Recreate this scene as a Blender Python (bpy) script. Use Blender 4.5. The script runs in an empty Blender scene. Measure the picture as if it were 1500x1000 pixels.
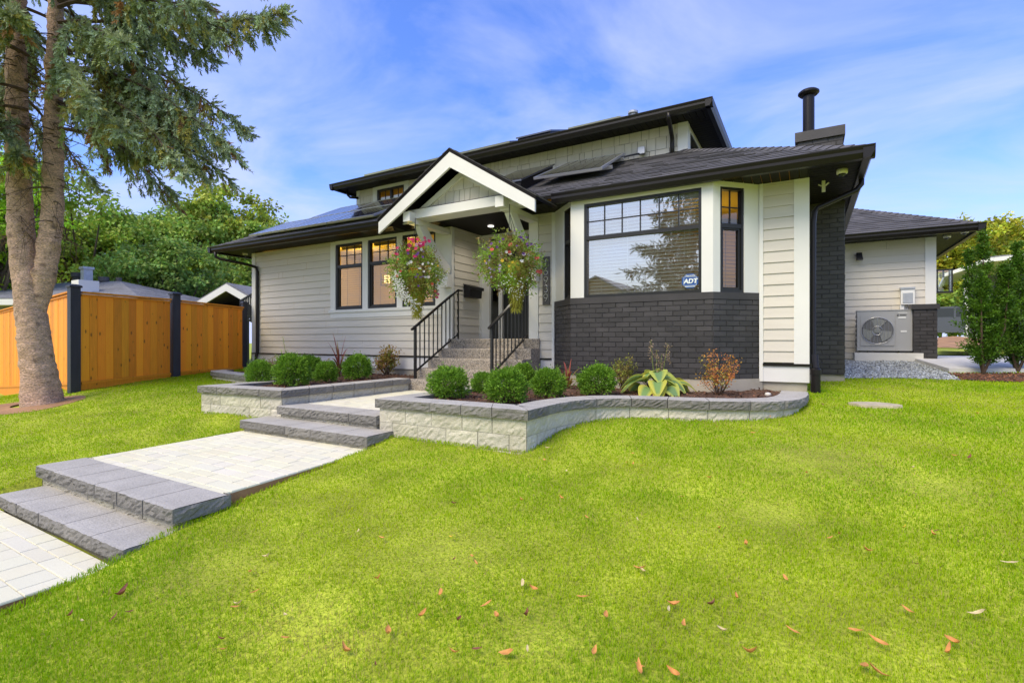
import bpy, math, random
import numpy as np
from mathutils import Vector, Matrix
random.seed(7); rng = np.random.default_rng(7)
S = bpy.context.scene
COL = S.collection
PI = math.pi

# ------------------------------------------------------------------ camera, world, sun, exposure
cam_d = bpy.data.cameras.new("camera"); cam = bpy.data.objects.new("camera", cam_d); COL.objects.link(cam)
cam.location = (0, 0, 1.5); cam.rotation_euler = (math.radians(90), 0, math.radians(30.3))
cam_d.sensor_width = 36; cam_d.lens = 17.76; cam_d.clip_start = .05; cam_d.clip_end = 2000
S.camera = cam
SUN_EL, SUN_AZ = math.radians(50), math.radians(197)   # azimuth measured clockwise from +Y
W = bpy.data.worlds.new("World"); S.world = W; W.use_nodes = True
def build_world():
    nt = W.node_tree; nt.nodes.clear(); N = nt.nodes.new; L = nt.links.new
    out = N('ShaderNodeOutputWorld'); bg = N('ShaderNodeBackground'); L(bg.outputs[0], out.inputs[0])
    sky = N('ShaderNodeTexSky'); sky.sky_type = 'NISHITA'; sky.sun_disc = False
    sky.sun_elevation = SUN_EL; sky.sun_rotation = SUN_AZ
    sky.air_density = 1.0; sky.dust_density = .6; sky.ozone_density = 2.5
    tc = N('ShaderNodeTexCoord'); sep = N('ShaderNodeSeparateXYZ'); L(tc.outputs['Generated'], sep.inputs[0])
    # flat cloud layer: project the direction onto a plane overhead
    addz = N('ShaderNodeMath'); addz.operation = 'ADD'; L(sep.outputs[2], addz.inputs[0]); addz.inputs[1].default_value = .22
    mx = N('ShaderNodeMath'); mx.operation = 'MAXIMUM'; L(addz.outputs[0], mx.inputs[0]); mx.inputs[1].default_value = .05
    dx = N('ShaderNodeMath'); dx.operation = 'DIVIDE'; L(sep.outputs[0], dx.inputs[0]); L(mx.outputs[0], dx.inputs[1])
    dy = N('ShaderNodeMath'); dy.operation = 'DIVIDE'; L(sep.outputs[1], dy.inputs[0]); L(mx.outputs[0], dy.inputs[1])
    cmb = N('ShaderNodeCombineXYZ'); sx_ = N('ShaderNodeMath'); sx_.operation = 'MULTIPLY'; sx_.inputs[1].default_value = .85; L(dx.outputs[0], sx_.inputs[0]); L(sx_.outputs[0], cmb.inputs[0]); L(dy.outputs[0], cmb.inputs[1])
    no = N('ShaderNodeTexNoise'); no.inputs['Scale'].default_value = 1.7; no.inputs['Detail'].default_value = 8
    no.inputs['Roughness'].default_value = .56; no.inputs['Distortion'].default_value = .6; L(cmb.outputs[0], no.inputs['Vector'])
    rp = N('ShaderNodeValToRGB'); rp.color_ramp.elements[0].position = .38; rp.color_ramp.elements[1].position = .67
    rp.color_ramp.elements[0].color = (0, 0, 0, 1); rp.color_ramp.elements[1].color = (.66, .66, .66, 1); L(no.outputs['Fac'], rp.inputs[0])
    # thicker haze towards the horizon
    hz = N('ShaderNodeMapRange'); hz.inputs[1].default_value = 0.; hz.inputs[2].default_value = .34; hz.inputs[3].default_value = .7; hz.inputs[4].default_value = 0.
    hz.interpolation_type = 'SMOOTHSTEP'; L(sep.outputs[2], hz.inputs[0])
    mxf = N('ShaderNodeMath'); mxf.operation = 'ADD'; mxf.use_clamp = True; L(rp.outputs[0], mxf.inputs[0]); L(hz.outputs[0], mxf.inputs[1])
    tint = N('ShaderNodeMix'); tint.data_type = 'RGBA'; tint.blend_type = 'MULTIPLY'; tint.inputs[0].default_value = 1
    L(sky.outputs[0], tint.inputs[6]); tint.inputs[7].default_value = (1.1, 1.4, 2.35, 1)
    mix = N('ShaderNodeMix'); mix.data_type = 'RGBA'; L(mxf.outputs[0], mix.inputs[0]); L(tint.outputs[2], mix.inputs[6])
    mix.inputs[7].default_value = (5.2, 5.8, 8.5, 1)
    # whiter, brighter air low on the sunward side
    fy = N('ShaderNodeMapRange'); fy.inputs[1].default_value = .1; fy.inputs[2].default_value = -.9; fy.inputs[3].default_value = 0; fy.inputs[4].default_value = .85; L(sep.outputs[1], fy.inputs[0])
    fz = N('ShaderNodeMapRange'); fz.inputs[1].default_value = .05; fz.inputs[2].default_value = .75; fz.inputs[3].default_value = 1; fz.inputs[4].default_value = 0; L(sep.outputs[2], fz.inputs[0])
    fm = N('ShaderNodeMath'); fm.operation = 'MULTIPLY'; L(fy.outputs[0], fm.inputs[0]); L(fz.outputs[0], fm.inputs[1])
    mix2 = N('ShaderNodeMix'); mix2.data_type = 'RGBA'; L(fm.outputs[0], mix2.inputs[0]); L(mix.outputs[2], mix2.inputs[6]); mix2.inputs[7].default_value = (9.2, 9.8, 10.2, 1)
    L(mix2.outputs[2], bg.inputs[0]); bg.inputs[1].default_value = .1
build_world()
sd = bpy.data.lights.new("sun", 'SUN'); sun = bpy.data.objects.new("sun", sd); COL.objects.link(sun)
sd.energy = 2.6; sd.angle = math.radians(36); sd.color = (1.0, .86, .56)
_d = Vector((math.sin(SUN_AZ)*math.cos(SUN_EL), math.cos(SUN_AZ)*math.cos(SUN_EL), math.sin(SUN_EL)))
sun.rotation_euler = _d.to_track_quat('Z', 'Y').to_euler(); sun.location = (0, -5, 20)
S.view_settings.view_transform = 'Standard'; S.view_settings.look = 'None'; S.view_settings.exposure = 0.5; S.view_settings.gamma = 1
S.view_settings.use_curve_mapping = False
S.cycles.use_denoising = True
S.cycles.max_bounces = 7; S.cycles.diffuse_bounces = 3; S.cycles.glossy_bounces = 3; S.cycles.transmission_bounces = 4; S.cycles.transparent_max_bounces = 10
S.cycles.sample_clamp_indirect = 6

# ------------------------------------------------------------------ materials
def pmat(name, base, rough=.6, var=.0, vscale=3., bump=0., bscale=60., metal=0., spec=.5, attr=False, trans=0., stretch=None, fine=0., bdist=.02, detail=4):
    m = bpy.data.materials.new(name); m.use_nodes = True; nt = m.node_tree; N = nt.nodes.new; L = nt.links.new
    b = nt.nodes['Principled BSDF']; out = nt.nodes['Material Output']
    b.inputs['Roughness'].default_value = rough; b.inputs['Metallic'].default_value = metal
    b.inputs['Specular IOR Level'].default_value = spec
    tc = N('ShaderNodeTexCoord'); vec = tc.outputs['Object']
    if stretch:
        mp = N('ShaderNodeMapping'); mp.inputs['Scale'].default_value = stretch; L(vec, mp.inputs[0]); vec = mp.outputs[0]
    rgb = N('ShaderNodeRGB'); rgb.outputs[0].default_value = (*base, 1); c = rgb.outputs[0]
    if attr:
        at = N('ShaderNodeAttribute'); at.attribute_name = 'col'
        mm = N('ShaderNodeMix'); mm.data_type = 'RGBA'; mm.blend_type = 'MULTIPLY'; mm.inputs[0].default_value = 1
        L(c, mm.inputs[6]); L(at.outputs['Color'], mm.inputs[7]); c = mm.outputs[2]
    def vary(c, sc, amt, det):
        no = N('ShaderNodeTexNoise'); no.inputs['Scale'].default_value = sc; no.inputs['Detail'].default_value = det; L(vec, no.inputs['Vector'])
        mr = N('ShaderNodeMapRange'); mr.inputs[1].default_value = .25; mr.inputs[2].default_value = .75
        mr.inputs[3].default_value = 1-amt; mr.inputs[4].default_value = 1+amt; L(no.outputs['Fac'], mr.inputs[0])
        hs = N('ShaderNodeHueSaturation'); L(mr.outputs[0], hs.inputs['Value']); L(c, hs.inputs['Color']); return hs.outputs[0]
    if var: c = vary(c, vscale, var, detail)
    if fine: c = vary(c, bscale*1.3, fine, 3)
    L(c, b.inputs['Base Color'])
    if bump:
        no = N('ShaderNodeTexNoise'); no.inputs['Scale'].default_value = bscale; no.inputs['Detail'].default_value = 5; L(vec, no.inputs['Vector'])
        bp = N('ShaderNodeBump'); bp.inputs['Strength'].default_value = bump; bp.inputs['Distance'].default_value = bdist
        L(no.outputs['Fac'], bp.inputs['Height']); L(bp.outputs[0], b.inputs['Normal'])
    if trans:
        t = N('ShaderNodeBsdfTranslucent'); L(c, t.inputs[0]); ms = N('ShaderNodeMixShader'); ms.inputs[0].default_value = trans
        L(b.outputs[0], ms.inputs[1]); L(t.outputs[0], ms.inputs[2]); L(ms.outputs[0], out.inputs[0])
    return m
def glassmat(name, refl, tint=(1, 1, 1)):
    m = bpy.data.materials.new(name); m.use_nodes = True; nt = m.node_tree; nt.nodes.clear(); N = nt.nodes.new; L = nt.links.new
    out = N('ShaderNodeOutputMaterial'); g = N('ShaderNodeBsdfGlossy'); g.inputs['Roughness'].default_value = .005; g.inputs[0].default_value = (.93, .96, .97, 1)
    t = N('ShaderNodeBsdfTransparent'); t.inputs[0].default_value = (*tint, 1); mx = N('ShaderNodeMixShader')
    fr = N('ShaderNodeFresnel'); fr.inputs[0].default_value = 1.5
    mr = N('ShaderNodeMapRange'); mr.inputs[1].default_value = 0; mr.inputs[2].default_value = 1; mr.inputs[3].default_value = refl; mr.inputs[4].default_value = 1
    L(fr.outputs[0], mr.inputs[0]); L(mr.outputs[0], mx.inputs[0])
    tc = N('ShaderNodeTexCoord'); no = N('ShaderNodeTexNoise'); no.inputs['Scale'].default_value = 1.3; L(tc.outputs['Object'], no.inputs['Vector'])
    bp = N('ShaderNodeBump'); bp.inputs['Strength'].default_value = .03; bp.inputs['Distance'].default_value = .02; L(no.outputs['Fac'], bp.inputs['Height']); L(bp.outputs[0], g.inputs['Normal'])
    L(t.outputs[0], mx.inputs[1]); L(g.outputs[0], mx.inputs[2]); L(mx.outputs[0], out.inputs[0]); return m
def emit(name, col, s):
    m = bpy.data.materials.new(name); m.use_nodes = True; nt = m.node_tree; nt.nodes.clear()
    o = nt.nodes.new('ShaderNodeOutputMaterial'); e = nt.nodes.new('ShaderNodeEmission'); e.inputs[0].default_value = (*col, 1); e.inputs[1].default_value = s
    nt.links.new(e.outputs[0], o.inputs[0]); return m

M = dict(
 siding=pmat('siding_paint', (.65, .605, .525), .55, attr=True, var=.05, vscale=1.2, bump=.12, bscale=30, stretch=(1, 1, 9), bdist=.004),
 trim=pmat('white_trim_paint', (.76, .75, .71), .45, var=.03, vscale=2, bump=.05, bscale=40, bdist=.003),
 base_board=pmat('base_board_paint', (.74, .73, .71), .5, var=.05, vscale=2),
 black=pmat('black_metal', (.013, .012, .013), .35, var=.2, vscale=5),
 gutter=pmat('dark_gutter_metal', (.011, .009, .0085), .35, var=.15, vscale=3, spec=.3),
 soffit=pmat('dark_soffit', (.007, .0055, .0052), .55, var=.25, vscale=4, spec=.15),
 frame=pmat('black_window_frame', (.012, .012, .012), .4),
 brick=pmat('painted_brick', (.043, .039, .04), .5, attr=True, var=.2, vscale=4, bump=.5, bscale=90, bdist=.006),
 roof=pmat('asphalt_shingle', (.095, .09, .09), .75, attr=True, var=.18, vscale=1.5, bump=.6, bscale=220, fine=.3, bdist=.006),
 shingle=pmat('cedar_shingle_paint', (.64, .6, .52), .6, attr=True, var=.05, vscale=3, bump=.15, bscale=50, stretch=(4, 4, 1), bdist=.004),
 concrete=pmat('concrete', (.42, .38, .31), .85, var=.18, vscale=2.5, bump=.3, bscale=80),
 pale_concrete=pmat('pale_concrete', (.66, .64, .6), .8, var=.08, vscale=2, bump=.15, bscale=90),
 aggregate=None, paver=None,
 cap=pmat('grey_coping', (.32, .303, .272), .9, attr=True, var=.12, vscale=4, bump=.7, bscale=75, fine=.22, bdist=.008),
 block=pmat('split_face_block', (.56, .53, .44), .95, attr=True, var=.12, vscale=5, bump=.7, bscale=60, fine=.1, bdist=.012),
 wood=None, navy=pmat('navy_post', (.026, .027, .042), .5, var=.25, vscale=3, stretch=(5, 5, .6), bump=.2, bscale=30),
 mulch=pmat('mulch', (.11, .058, .035), .95, attr=True, var=.4, vscale=14, bump=.9, bscale=50),
 soil=pmat('lawn_soil', (.36, .41, .03), .95, var=.35, vscale=2.2, fine=.4, bscale=50, bump=.6),
 dirt=pmat('dirt', (.36, .2, .1), .95, var=.3, vscale=2, bump=.6, bscale=20),
 gravel=pmat('gravel', (.38, .4, .4), .9, attr=True, var=.2, vscale=8, fine=.2),
 bark=None,
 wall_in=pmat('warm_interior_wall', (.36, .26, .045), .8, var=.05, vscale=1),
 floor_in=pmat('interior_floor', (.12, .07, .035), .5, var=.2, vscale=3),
 amber_blind=pmat('warm_blind', (.2, .135, .022), .6), blind=pmat('white_blind', (.82, .8, .74), .5),  # amber tint on the slats stands in for warm room lamplight
 glass=glassmat('window_glass', .07), glass_bay=glassmat('bay_glass', .44, (.95, .97, .95)), glass_dark=glassmat('door_glass', .08, (.3, .3, .3)),
 panel=None, alu=pmat('aluminium', (.6, .6, .62), .35, metal=.8), galv=pmat('galvanised', (.45, .47, .5), .45, var=.15, vscale=9, metal=.5),
 ac=pmat('heat_pump_paint', (.37, .37, .375), .45, var=.03, vscale=3), ac_dark=pmat('fan_recess', (.13, .13, .135), .6), ac_blade=pmat('fan_blade', (.24, .245, .235), .5),
 white=pmat('white_plastic', (.8, .8, .78), .4), cream=pmat('cream_plastic', (.62, .61, .5), .4),
 trunk=pmat('maple_bark', (.12, .09, .07), .9, var=.3, vscale=6, bump=.6, bscale=20),
 leaf=pmat('leaf', (1, 1, 1), .5, attr=True, trans=.32, spec=.3), needle=pmat('needle', (1, 1, 1), .6, attr=True, trans=.15, spec=.2),
 grass=pmat('grass_blade', (1, 1, 1), .5, attr=True, trans=.48, spec=.25),
 petal=pmat('petal', (1, 1, 1), .5, attr=True, trans=.3, spec=.2),
 moss=pmat('moss_basket', (.34, .3, .035), .95, var=.35, vscale=20, bump=.8, bscale=60, stretch=(3, 3, .5)),
 stem=pmat('woody_stem', (.1, .065, .04), .9, var=.3, vscale=20),
 number=pmat('brushed_numeral', (.7, .7, .7), .3, metal=.6), blue=pmat('sticker_blue', (.012, .075, .3), .4), sticker_white=pmat('sticker_white', (.75, .8, .75), .5),
 charcoal=pmat('charcoal_slate', (.09, .085, .085), .7, var=.1, vscale=3),
 nb_roof=pmat('neighbour_roof', (.2, .2, .21), .85, var=.2, vscale=1.5, fine=.25, bscale=9),
 nb_wall=pmat('neighbour_wall', (.2, .195, .2), .7, var=.05), nb_navy=pmat('neighbour_navy', (.05, .065, .1), .6, var=.1),
 car_paint=pmat('car_paint', (.1, .105, .13), .25, metal=.4), tyre=pmat('tyre_rubber', (.015, .015, .015), .8), car_glass=pmat('car_glass', (.02, .025, .03), .1),
 porch_lamp=emit('porch_lamp', (1, .95, .85), 3), lamp=emit('lit_lamp', (1, .62, .2), 1.8), door=pmat('black_door', (.01, .01, .011), .3), slab_stone=pmat('tan_slab', (.5, .43, .3), .9, var=.2, vscale=8, bump=.3), stonemat=pmat('white_stone', (.7, .66, .58), .7, var=.1, vscale=20),
)
def mk_wood():
    m = pmat('stained_fence_board', (.9, .325, .012), .6, attr=True, var=.14, vscale=5, stretch=(14, 14, .7), bump=.15, bscale=12, bdist=.003)
    nt = m.node_tree; N = nt.nodes.new; L = nt.links.new; b = nt.nodes['Principled BSDF']
    src = b.inputs['Base Color'].links[0].from_socket
    tc = N('ShaderNodeTexCoord'); mp = N('ShaderNodeMapping'); mp.inputs['Scale'].default_value = (9, 9, 3.7); L(tc.outputs['Object'], mp.inputs[0])
    vo = N('ShaderNodeTexVoronoi'); vo.inputs['Scale'].default_value = 1; L(mp.outputs[0], vo.inputs['Vector'])
    mr = N('ShaderNodeMapRange'); mr.inputs[1].default_value = .07; mr.inputs[2].default_value = .17; mr.inputs[3].default_value = .3; mr.inputs[4].default_value = 1; L(vo.outputs['Distance'], mr.inputs[0])
    hs = N('ShaderNodeHueSaturation'); L(mr.outputs[0], hs.inputs['Value']); L(src, hs.inputs['Color']); L(hs.outputs[0], b.inputs['Base Color']); return m
M['wood'] = mk_wood()
def mk_speckle(name, cols, scale, rough=.85, bump=.4):
    m = bpy.data.materials.new(name); m.use_nodes = True; nt = m.node_tree; N = nt.nodes.new; L = nt.links.new; b = nt.nodes['Principled BSDF']
    tc = N('ShaderNodeTexCoord'); vo = N('ShaderNodeTexVoronoi'); vo.inputs['Scale'].default_value = scale; L(tc.outputs['Object'], vo.inputs['Vector'])
    rp = N('ShaderNodeValToRGB'); rp.color_ramp.interpolation = 'CONSTANT'; e = rp.color_ramp.elements
    for i, c in enumerate(cols):
        if i < 2: e[i].position = i/len(cols); e[i].color = (*c, 1)
        else: x = e.new(i/len(cols)); x.color = (*c, 1)
    sp = N('ShaderNodeSeparateColor'); L(vo.outputs['Color'], sp.inputs[0]); L(sp.outputs[0], rp.inputs[0])
    L(rp.outputs[0], b.inputs['Base Color']); b.inputs['Roughness'].default_value = rough
    bp = N('ShaderNodeBump'); bp.inputs['Strength'].default_value = bump; bp.inputs['Distance'].default_value = .006; bp.invert = True
    L(vo.outputs['Distance'], bp.inputs['Height']); L(bp.outputs[0], b.inputs['Normal']); return m
M['aggregate'] = mk_speckle('exposed_aggregate', [(.34, .28, .21), (.22, .19, .155), (.44, .38, .3), (.13, .115, .1), (.37, .33, .28)], 85)
M['paver'] = pmat('pale_paver', (.75, .715, .55), .9, attr=True, var=.05, vscale=1.2, bump=.4, bscale=120, fine=.07, bdist=.004)
M['panel'] = pmat('solar_cells', (.05, .05, .06), .08, spec=1.)
M['panel'].node_tree.nodes['Principled BSDF'].inputs['Coat Weight'].default_value = .3
def mk_bark():
    m = pmat('spruce_bark', (.62, .42, .305), .95, var=.3, vscale=7, bump=1., bscale=26, fine=.55, bdist=.05, stretch=(1, 1, 2.8))
    nt = m.node_tree; N = nt.nodes.new; L = nt.links.new; b = nt.nodes['Principled BSDF']
    src = b.inputs['Base Color'].links[0].from_socket
    tc = N('ShaderNodeTexCoord'); vo = N('ShaderNodeTexVoronoi'); vo.inputs['Scale'].default_value = 4.5; L(tc.outputs['Object'], vo.inputs['Vector'])
    mr = N('ShaderNodeMapRange'); mr.inputs[1].default_value = .08; mr.inputs[2].default_value = .26; mr.inputs[3].default_value = .45; mr.inputs[4].default_value = 1; L(vo.outputs['Distance'], mr.inputs[0])
    hs = N('ShaderNodeHueSaturation'); L(mr.outputs[0], hs.inputs['Value']); L(src, hs.inputs['Color']); L(hs.outputs[0], b.inputs['Base Color']); return m
M['bark'] = mk_bark()

# ------------------------------------------------------------------ object helpers
def thing(name, label, cat, loc=(0, 0, 0), group=None, rotz=0):
    o = bpy.data.objects.new(name, None); COL.objects.link(o); o.location = loc; o.rotation_euler = (0, 0, rotz); o.empty_display_size = .2
    o['label'] = label; o['category'] = cat
    if group: o['group'] = group
    return o
def tag(o, label=None, cat=None, group=None, kind=None):
    for k, v in (('label', label), ('category', cat), ('group', group), ('kind', kind)):
        if v: o[k] = v
    return o
def wloc(o):
    v = Vector((0, 0, 0))
    while o is not None: v = v + o.location; o = o.parent
    return v
class MB:
    """collects faces given in world coordinates and links them as ONE mesh object"""
    def __init__(s): s.v = []; s.f = []; s.c = []; s.m = []
    def poly(s, pts, col=1., mi=0):
        n = len(s.v); s.v.extend([tuple(p) for p in pts]); s.f.append(list(range(n, n+len(pts)))); s.c.append(col); s.m.append(mi)
    def hexa(s, P8, col=1., mi=0, skip=()):
        n = len(s.v); s.v.extend([tuple(p) for p in P8])
        for i, q in enumerate(((0, 3, 2, 1), (4, 5, 6, 7), (0, 1, 5, 4), (1, 2, 6, 5), (2, 3, 7, 6), (3, 0, 4, 7))):
            if i in skip: continue
            s.f.append([n+k for k in q]); s.c.append(col); s.m.append(mi)
    def box(s, x0, x1, y0, y1, z0, z1, col=1., mi=0):
        s.hexa([(x0, y0, z0), (x1, y0, z0), (x1, y1, z0), (x0, y1, z0), (x0, y0, z1), (x1, y0, z1), (x1, y1, z1), (x0, y1, z1)], col, mi)
    def bar(s, p0, p1, w, h, up=(0, 0, 1), col=1., mi=0):
        p0, p1 = Vector(p0), Vector(p1); d = (p1-p0).normalized(); u = Vector(up); a = d.cross(u)
        if a.length < 1e-4: a = d.cross(Vector((1, 0, 0)))
        a.normalize(); b = a.cross(d).normalized(); a = a*w/2; b = b*h/2
        s.hexa([p0-a-b, p0+a-b, p1+a-b, p1-a-b, p0-a+b, p0+a+b, p1+a+b, p1-a+b], col, mi)
    def tube(s, pts, r, n=8, col=1., mi=0, cap=True):
        pts = [Vector(p) for p in pts]; R = r if isinstance(r, (list, tuple)) else [r]*len(pts); base = len(s.v)
        a = None
        for i, p in enumerate(pts):
            d = (pts[min(i+1, len(pts)-1)]-pts[max(i-1, 0)]).normalized()
            if a is None: a = d.orthogonal().normalized()
            a = (a-d*a.dot(d)).normalized(); b = d.cross(a)
            for k in range(n):
                t = 2*PI*k/n; s.v.append(tuple(p+(a*math.cos(t)+b*math.sin(t))*R[i]))
        for i in range(len(pts)-1):
            for k in range(n):
                s.f.append([base+i*n+k, base+i*n+(k+1) % n, base+(i+1)*n+(k+1) % n, base+(i+1)*n+k]); s.c.append(col); s.m.append(mi)
        if cap:
            s.f.append([base+k for k in range(n)][::-1]); s.c.append(col); s.m.append(mi)
            e = base+(len(pts)-1)*n; s.f.append([e+k for k in range(n)]); s.c.append(col); s.m.append(mi)
    def lathe(s, c, prof, n=20, col=1., mi=0, axis='z'):
        base = len(s.v)
        for r, z in prof:
            for k in range(n):
                t = 2*PI*k/n
                if axis == 'z': s.v.append((c[0]+r*math.cos(t), c[1]+r*math.sin(t), c[2]+z))
                else: s.v.append((c[0]+r*math.cos(t), c[1]+z, c[2]+r*math.sin(t)))
        for i in range(len(prof)-1):
            for k in range(n):
                s.f.append([base+i*n+k, base+i*n+(k+1) % n, base+(i+1)*n+(k+1) % n, base+(i+1)*n+k]); s.c.append(col); s.m.append(mi)
        s.f.append([base+k for k in range(n)][::-1]); s.c.append(col); s.m.append(mi)
        e = base+(len(prof)-1)*n; s.f.append([e+k for k in range(n)]); s.c.append(col); s.m.append(mi)
    def build(s, name, mats, parent=None, smooth=False, origin=None):
        me = bpy.data.meshes.new(name); V = np.array(s.v, float).reshape(-1, 3)
        if parent is not None: off = np.array(wloc(parent))
        elif origin is not None: off = np.array(origin, float)
        else:
            lo, hi = V.min(0), V.max(0); off = np.array([(lo[0]+hi[0])/2, (lo[1]+hi[1])/2, lo[2]])
        me.from_pydata((V-off).tolist(), [], s.f)
        if not isinstance(mats, (list, tuple)): mats = [mats]
        for m in mats: me.materials.append(m)
        if any(s.m): me.polygons.foreach_set('material_index', s.m)
        at = me.attributes.new('col', 'FLOAT_COLOR', 'FACE')
        cc = np.array([(c, c, c, 1.) if not isinstance(c, tuple) else (*c, 1.) for c in s.c], np.float32); at.data.foreach_set('color', cc.ravel())
        if smooth: me.polygons.foreach_set('use_smooth', [True]*len(me.polygons))
        me.update(); o = bpy.data.objects.new(name, me); COL.objects.link(o)
        if parent is not None: o.parent = parent
        else: o.location = off
        return o
def npmesh(name, V, F, mat, col=None, parent=None, origin=None, smooth=False):
    """V (n,3), F (m,k) arrays; col per vertex"""
    me = bpy.data.meshes.new(name); V = np.asarray(V, np.float32); F = np.asarray(F, np.int32)
    off = np.array(wloc(parent)) if parent is not None else (np.array(origin, float) if origin is not None else np.array([V[:, 0].mean(), V[:, 1].mean(), V[:, 2].min()]))
    V = (V-off).astype(np.float32); m, k = F.shape
    me.vertices.add(len(V)); me.vertices.foreach_set('co', V.ravel()); me.loops.add(m*k); me.loops.foreach_set('vertex_index', F.ravel())
    me.polygons.add(m); me.polygons.foreach_set('loop_start', np.arange(0, m*k, k, dtype=np.int32)); me.polygons.foreach_set('loop_total', np.full(m, k, np.int32))
    if smooth: me.polygons.foreach_set('use_smooth', np.ones(m, bool))
    if col is not None:
        at = me.attributes.new('col', 'FLOAT_COLOR', 'POINT'); c = np.ones((len(V), 4), np.float32); c[:, :3] = col; at.data.foreach_set('color', c.ravel())
    me.materials.append(mat); me.update(calc_edges=True); me.validate()
    o = bpy.data.objects.new(name, me); COL.objects.link(o)
    if parent is not None: o.parent = parent
    else: o.location = off
    return o
def unit(a): return a/np.maximum(np.linalg.norm(a, axis=-1, keepdims=True), 1e-9)
def leaves(C, A, Nn, L, Wd, fold=.0):
    """diamond leaf quads; C base points, A axes, Nn normals -> V,F"""
    A = unit(A); Sd = unit(np.cross(A, Nn)); Nn = np.cross(Sd, A); L = L[:, None]; Wd = Wd[:, None]
    v = np.stack([C, C+A*L*.45+Sd*Wd/2+Nn*L*fold, C+A*L-Nn*L*fold*1.5, C+A*L*.45-Sd*Wd/2+Nn*L*fold], 1)
    n = len(C); F = np.arange(n*4).reshape(n, 4); return v.reshape(-1, 3), F
def rdir(n):
    v = rng.normal(size=(n, 3)); return unit(v)
def vnoise(P, f=1., seed=0):
    """cheap smooth noise, about -1..1"""
    r = np.random.default_rng(seed); out = 0
    for k in range(5):
        d = r.normal(size=3)*f*(1+.35*k); out = out+np.sin(P@d+r.uniform(0, 6.28))*np.cos(P@(r.normal(size=3)*f)+r.uniform(0, 6.28))
    return out/2.5
def dup(root, loc, rotz=0, scale=1, label=None):
    r = root.copy(); COL.objects.link(r); r.location = loc; r.rotation_euler = (0, 0, rotz); r.scale = (scale,)*3 if not isinstance(scale, tuple) else scale
    if label: r['label'] = label
    for ch in list(root.children):
        c = ch.copy(); COL.objects.link(c); c.parent = r
        for g in ch.children:
            d = g.copy(); COL.objects.link(d); d.parent = c
    return r

# ------------------------------------------------------------------ ground heights
KY = [-30, -8, -3, 0, 1, 1.8, 3.7, 4.1, 5, 5.7, 6.6, 7.8, 9.3, 10, 13, 20, 60]
KZ = [-.6, -.5, -.28, -.02, .08, .25, .415, .49, .6, .665, .755, .805, .88, .91, 1.1, 1.15, 1.2]
def gz(X, Y):
    X = np.asarray(X, float); Y = np.asarray(Y, float); b = np.interp(Y, KY, KZ)
    left = np.clip((-X-6)/4, 0, 1); b = b+left*np.interp(Y, [0, 1.2, 2.2, 4, 5.5, 8], [0, -.02, .07, .12, .05, 0])
    far = np.clip((-X-12.4)/6, 0, 1); b = b*(1-far)+far*.0
    return b+.012*np.sin(X*1.7+.6*Y)*np.cos(Y*1.3-.4*X)+.008*np.sin(3.1*X-2.2*Y)
def inpoly(X, Y, P):
    P = np.asarray(P, float); r = np.zeros(X.shape, bool); n = len(P)
    for i in range(n):
        x0, y0 = P[i]; x1, y1 = P[(i+1) % n]
        if y0 == y1: continue
        c = ((y0 > Y) != (y1 > Y)) & (X < (x1-x0)*(Y-y0)/(y1-y0)+x0); r ^= c
    return r
CURVE = [(-2.24, 4.1), (-2.235, 4.3), (-2.235, 4.5), (-2.225, 4.72), (-2.18, 4.94), (-2.1, 5.15), (-1.98, 5.33), (-1.83, 5.45), (-1.66, 5.53), (-1.5, 5.57), (-1.33, 5.6), (-1.15, 5.63),
         (-.96, 5.68), (-.78, 5.735), (-.6, 5.81), (-.43, 5.91), (-.29, 6.03), (-.17, 6.2), (-.09, 6.4), (-.05, 6.63), (-.03, 6.9), (-.03, 7.3)]
PL_R = [(-4.07, 6.6), (-4.07, 4.07)]+CURVE+[(-.03, 7.8), (-4.07, 7.8)]
PL_L = [(-11.3, 7.8), (-11.3, 6.5), (-11.15, 6.2), (-10.85, 6.03), (-9.9, 5.8), (-9.0, 5.6), (-7.45, 5.45), (-7.45, 3.98), (-5.85, 4.13), (-5.87, 6.55), (-5.87, 7.8)]
PATH_LO = [(-5.95, 1.5), (-5.95, -3), (-3.74, -3), (-3.71, 1.5)]
PATH_UP = [(-6.1, 1.5), (-3.7, 1.5), (-3.72, 2.2), (-3.86, 3.7), (-3.87, 4.1), (-6.05, 4.1), (-6.08, 3.6)]
PATIO = [(-5.9, 4.0), (-4.0, 4.0), (-4.0, 7.8), (-5.9, 7.8)]
GRAVEL = [(.02, 9.75), (.02, 13.4), (1.9, 13.4), (2.02, 11.0), (2.0, 10.0), (1.2, 9.86)]
BED = [(2.0, 10.05), (2.02, 10.95), (2.4, 11.05), (9, 13.4), (9, 11.2), (4, 10.35)]
SLAB = [(2.05, 11.0), (9, 13.5), (9, 22), (1.85, 22), (1.85, 12.9)]
HOUSE = [(-12.2, 7.8), (0, 7.8), (0, 13.4), (2.3, 13.4), (2.3, 22), (-12.2, 22)]
EXCL = [PL_R, PL_L, PATH_LO, PATH_UP, PATIO, GRAVEL, BED, SLAB, HOUSE]
def excluded(X, Y):
    r = np.zeros(X.shape, bool)
    for p in EXCL: r |= inpoly(X, Y, p)
    return r
TREE = (-10.9, 3.26)

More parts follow.
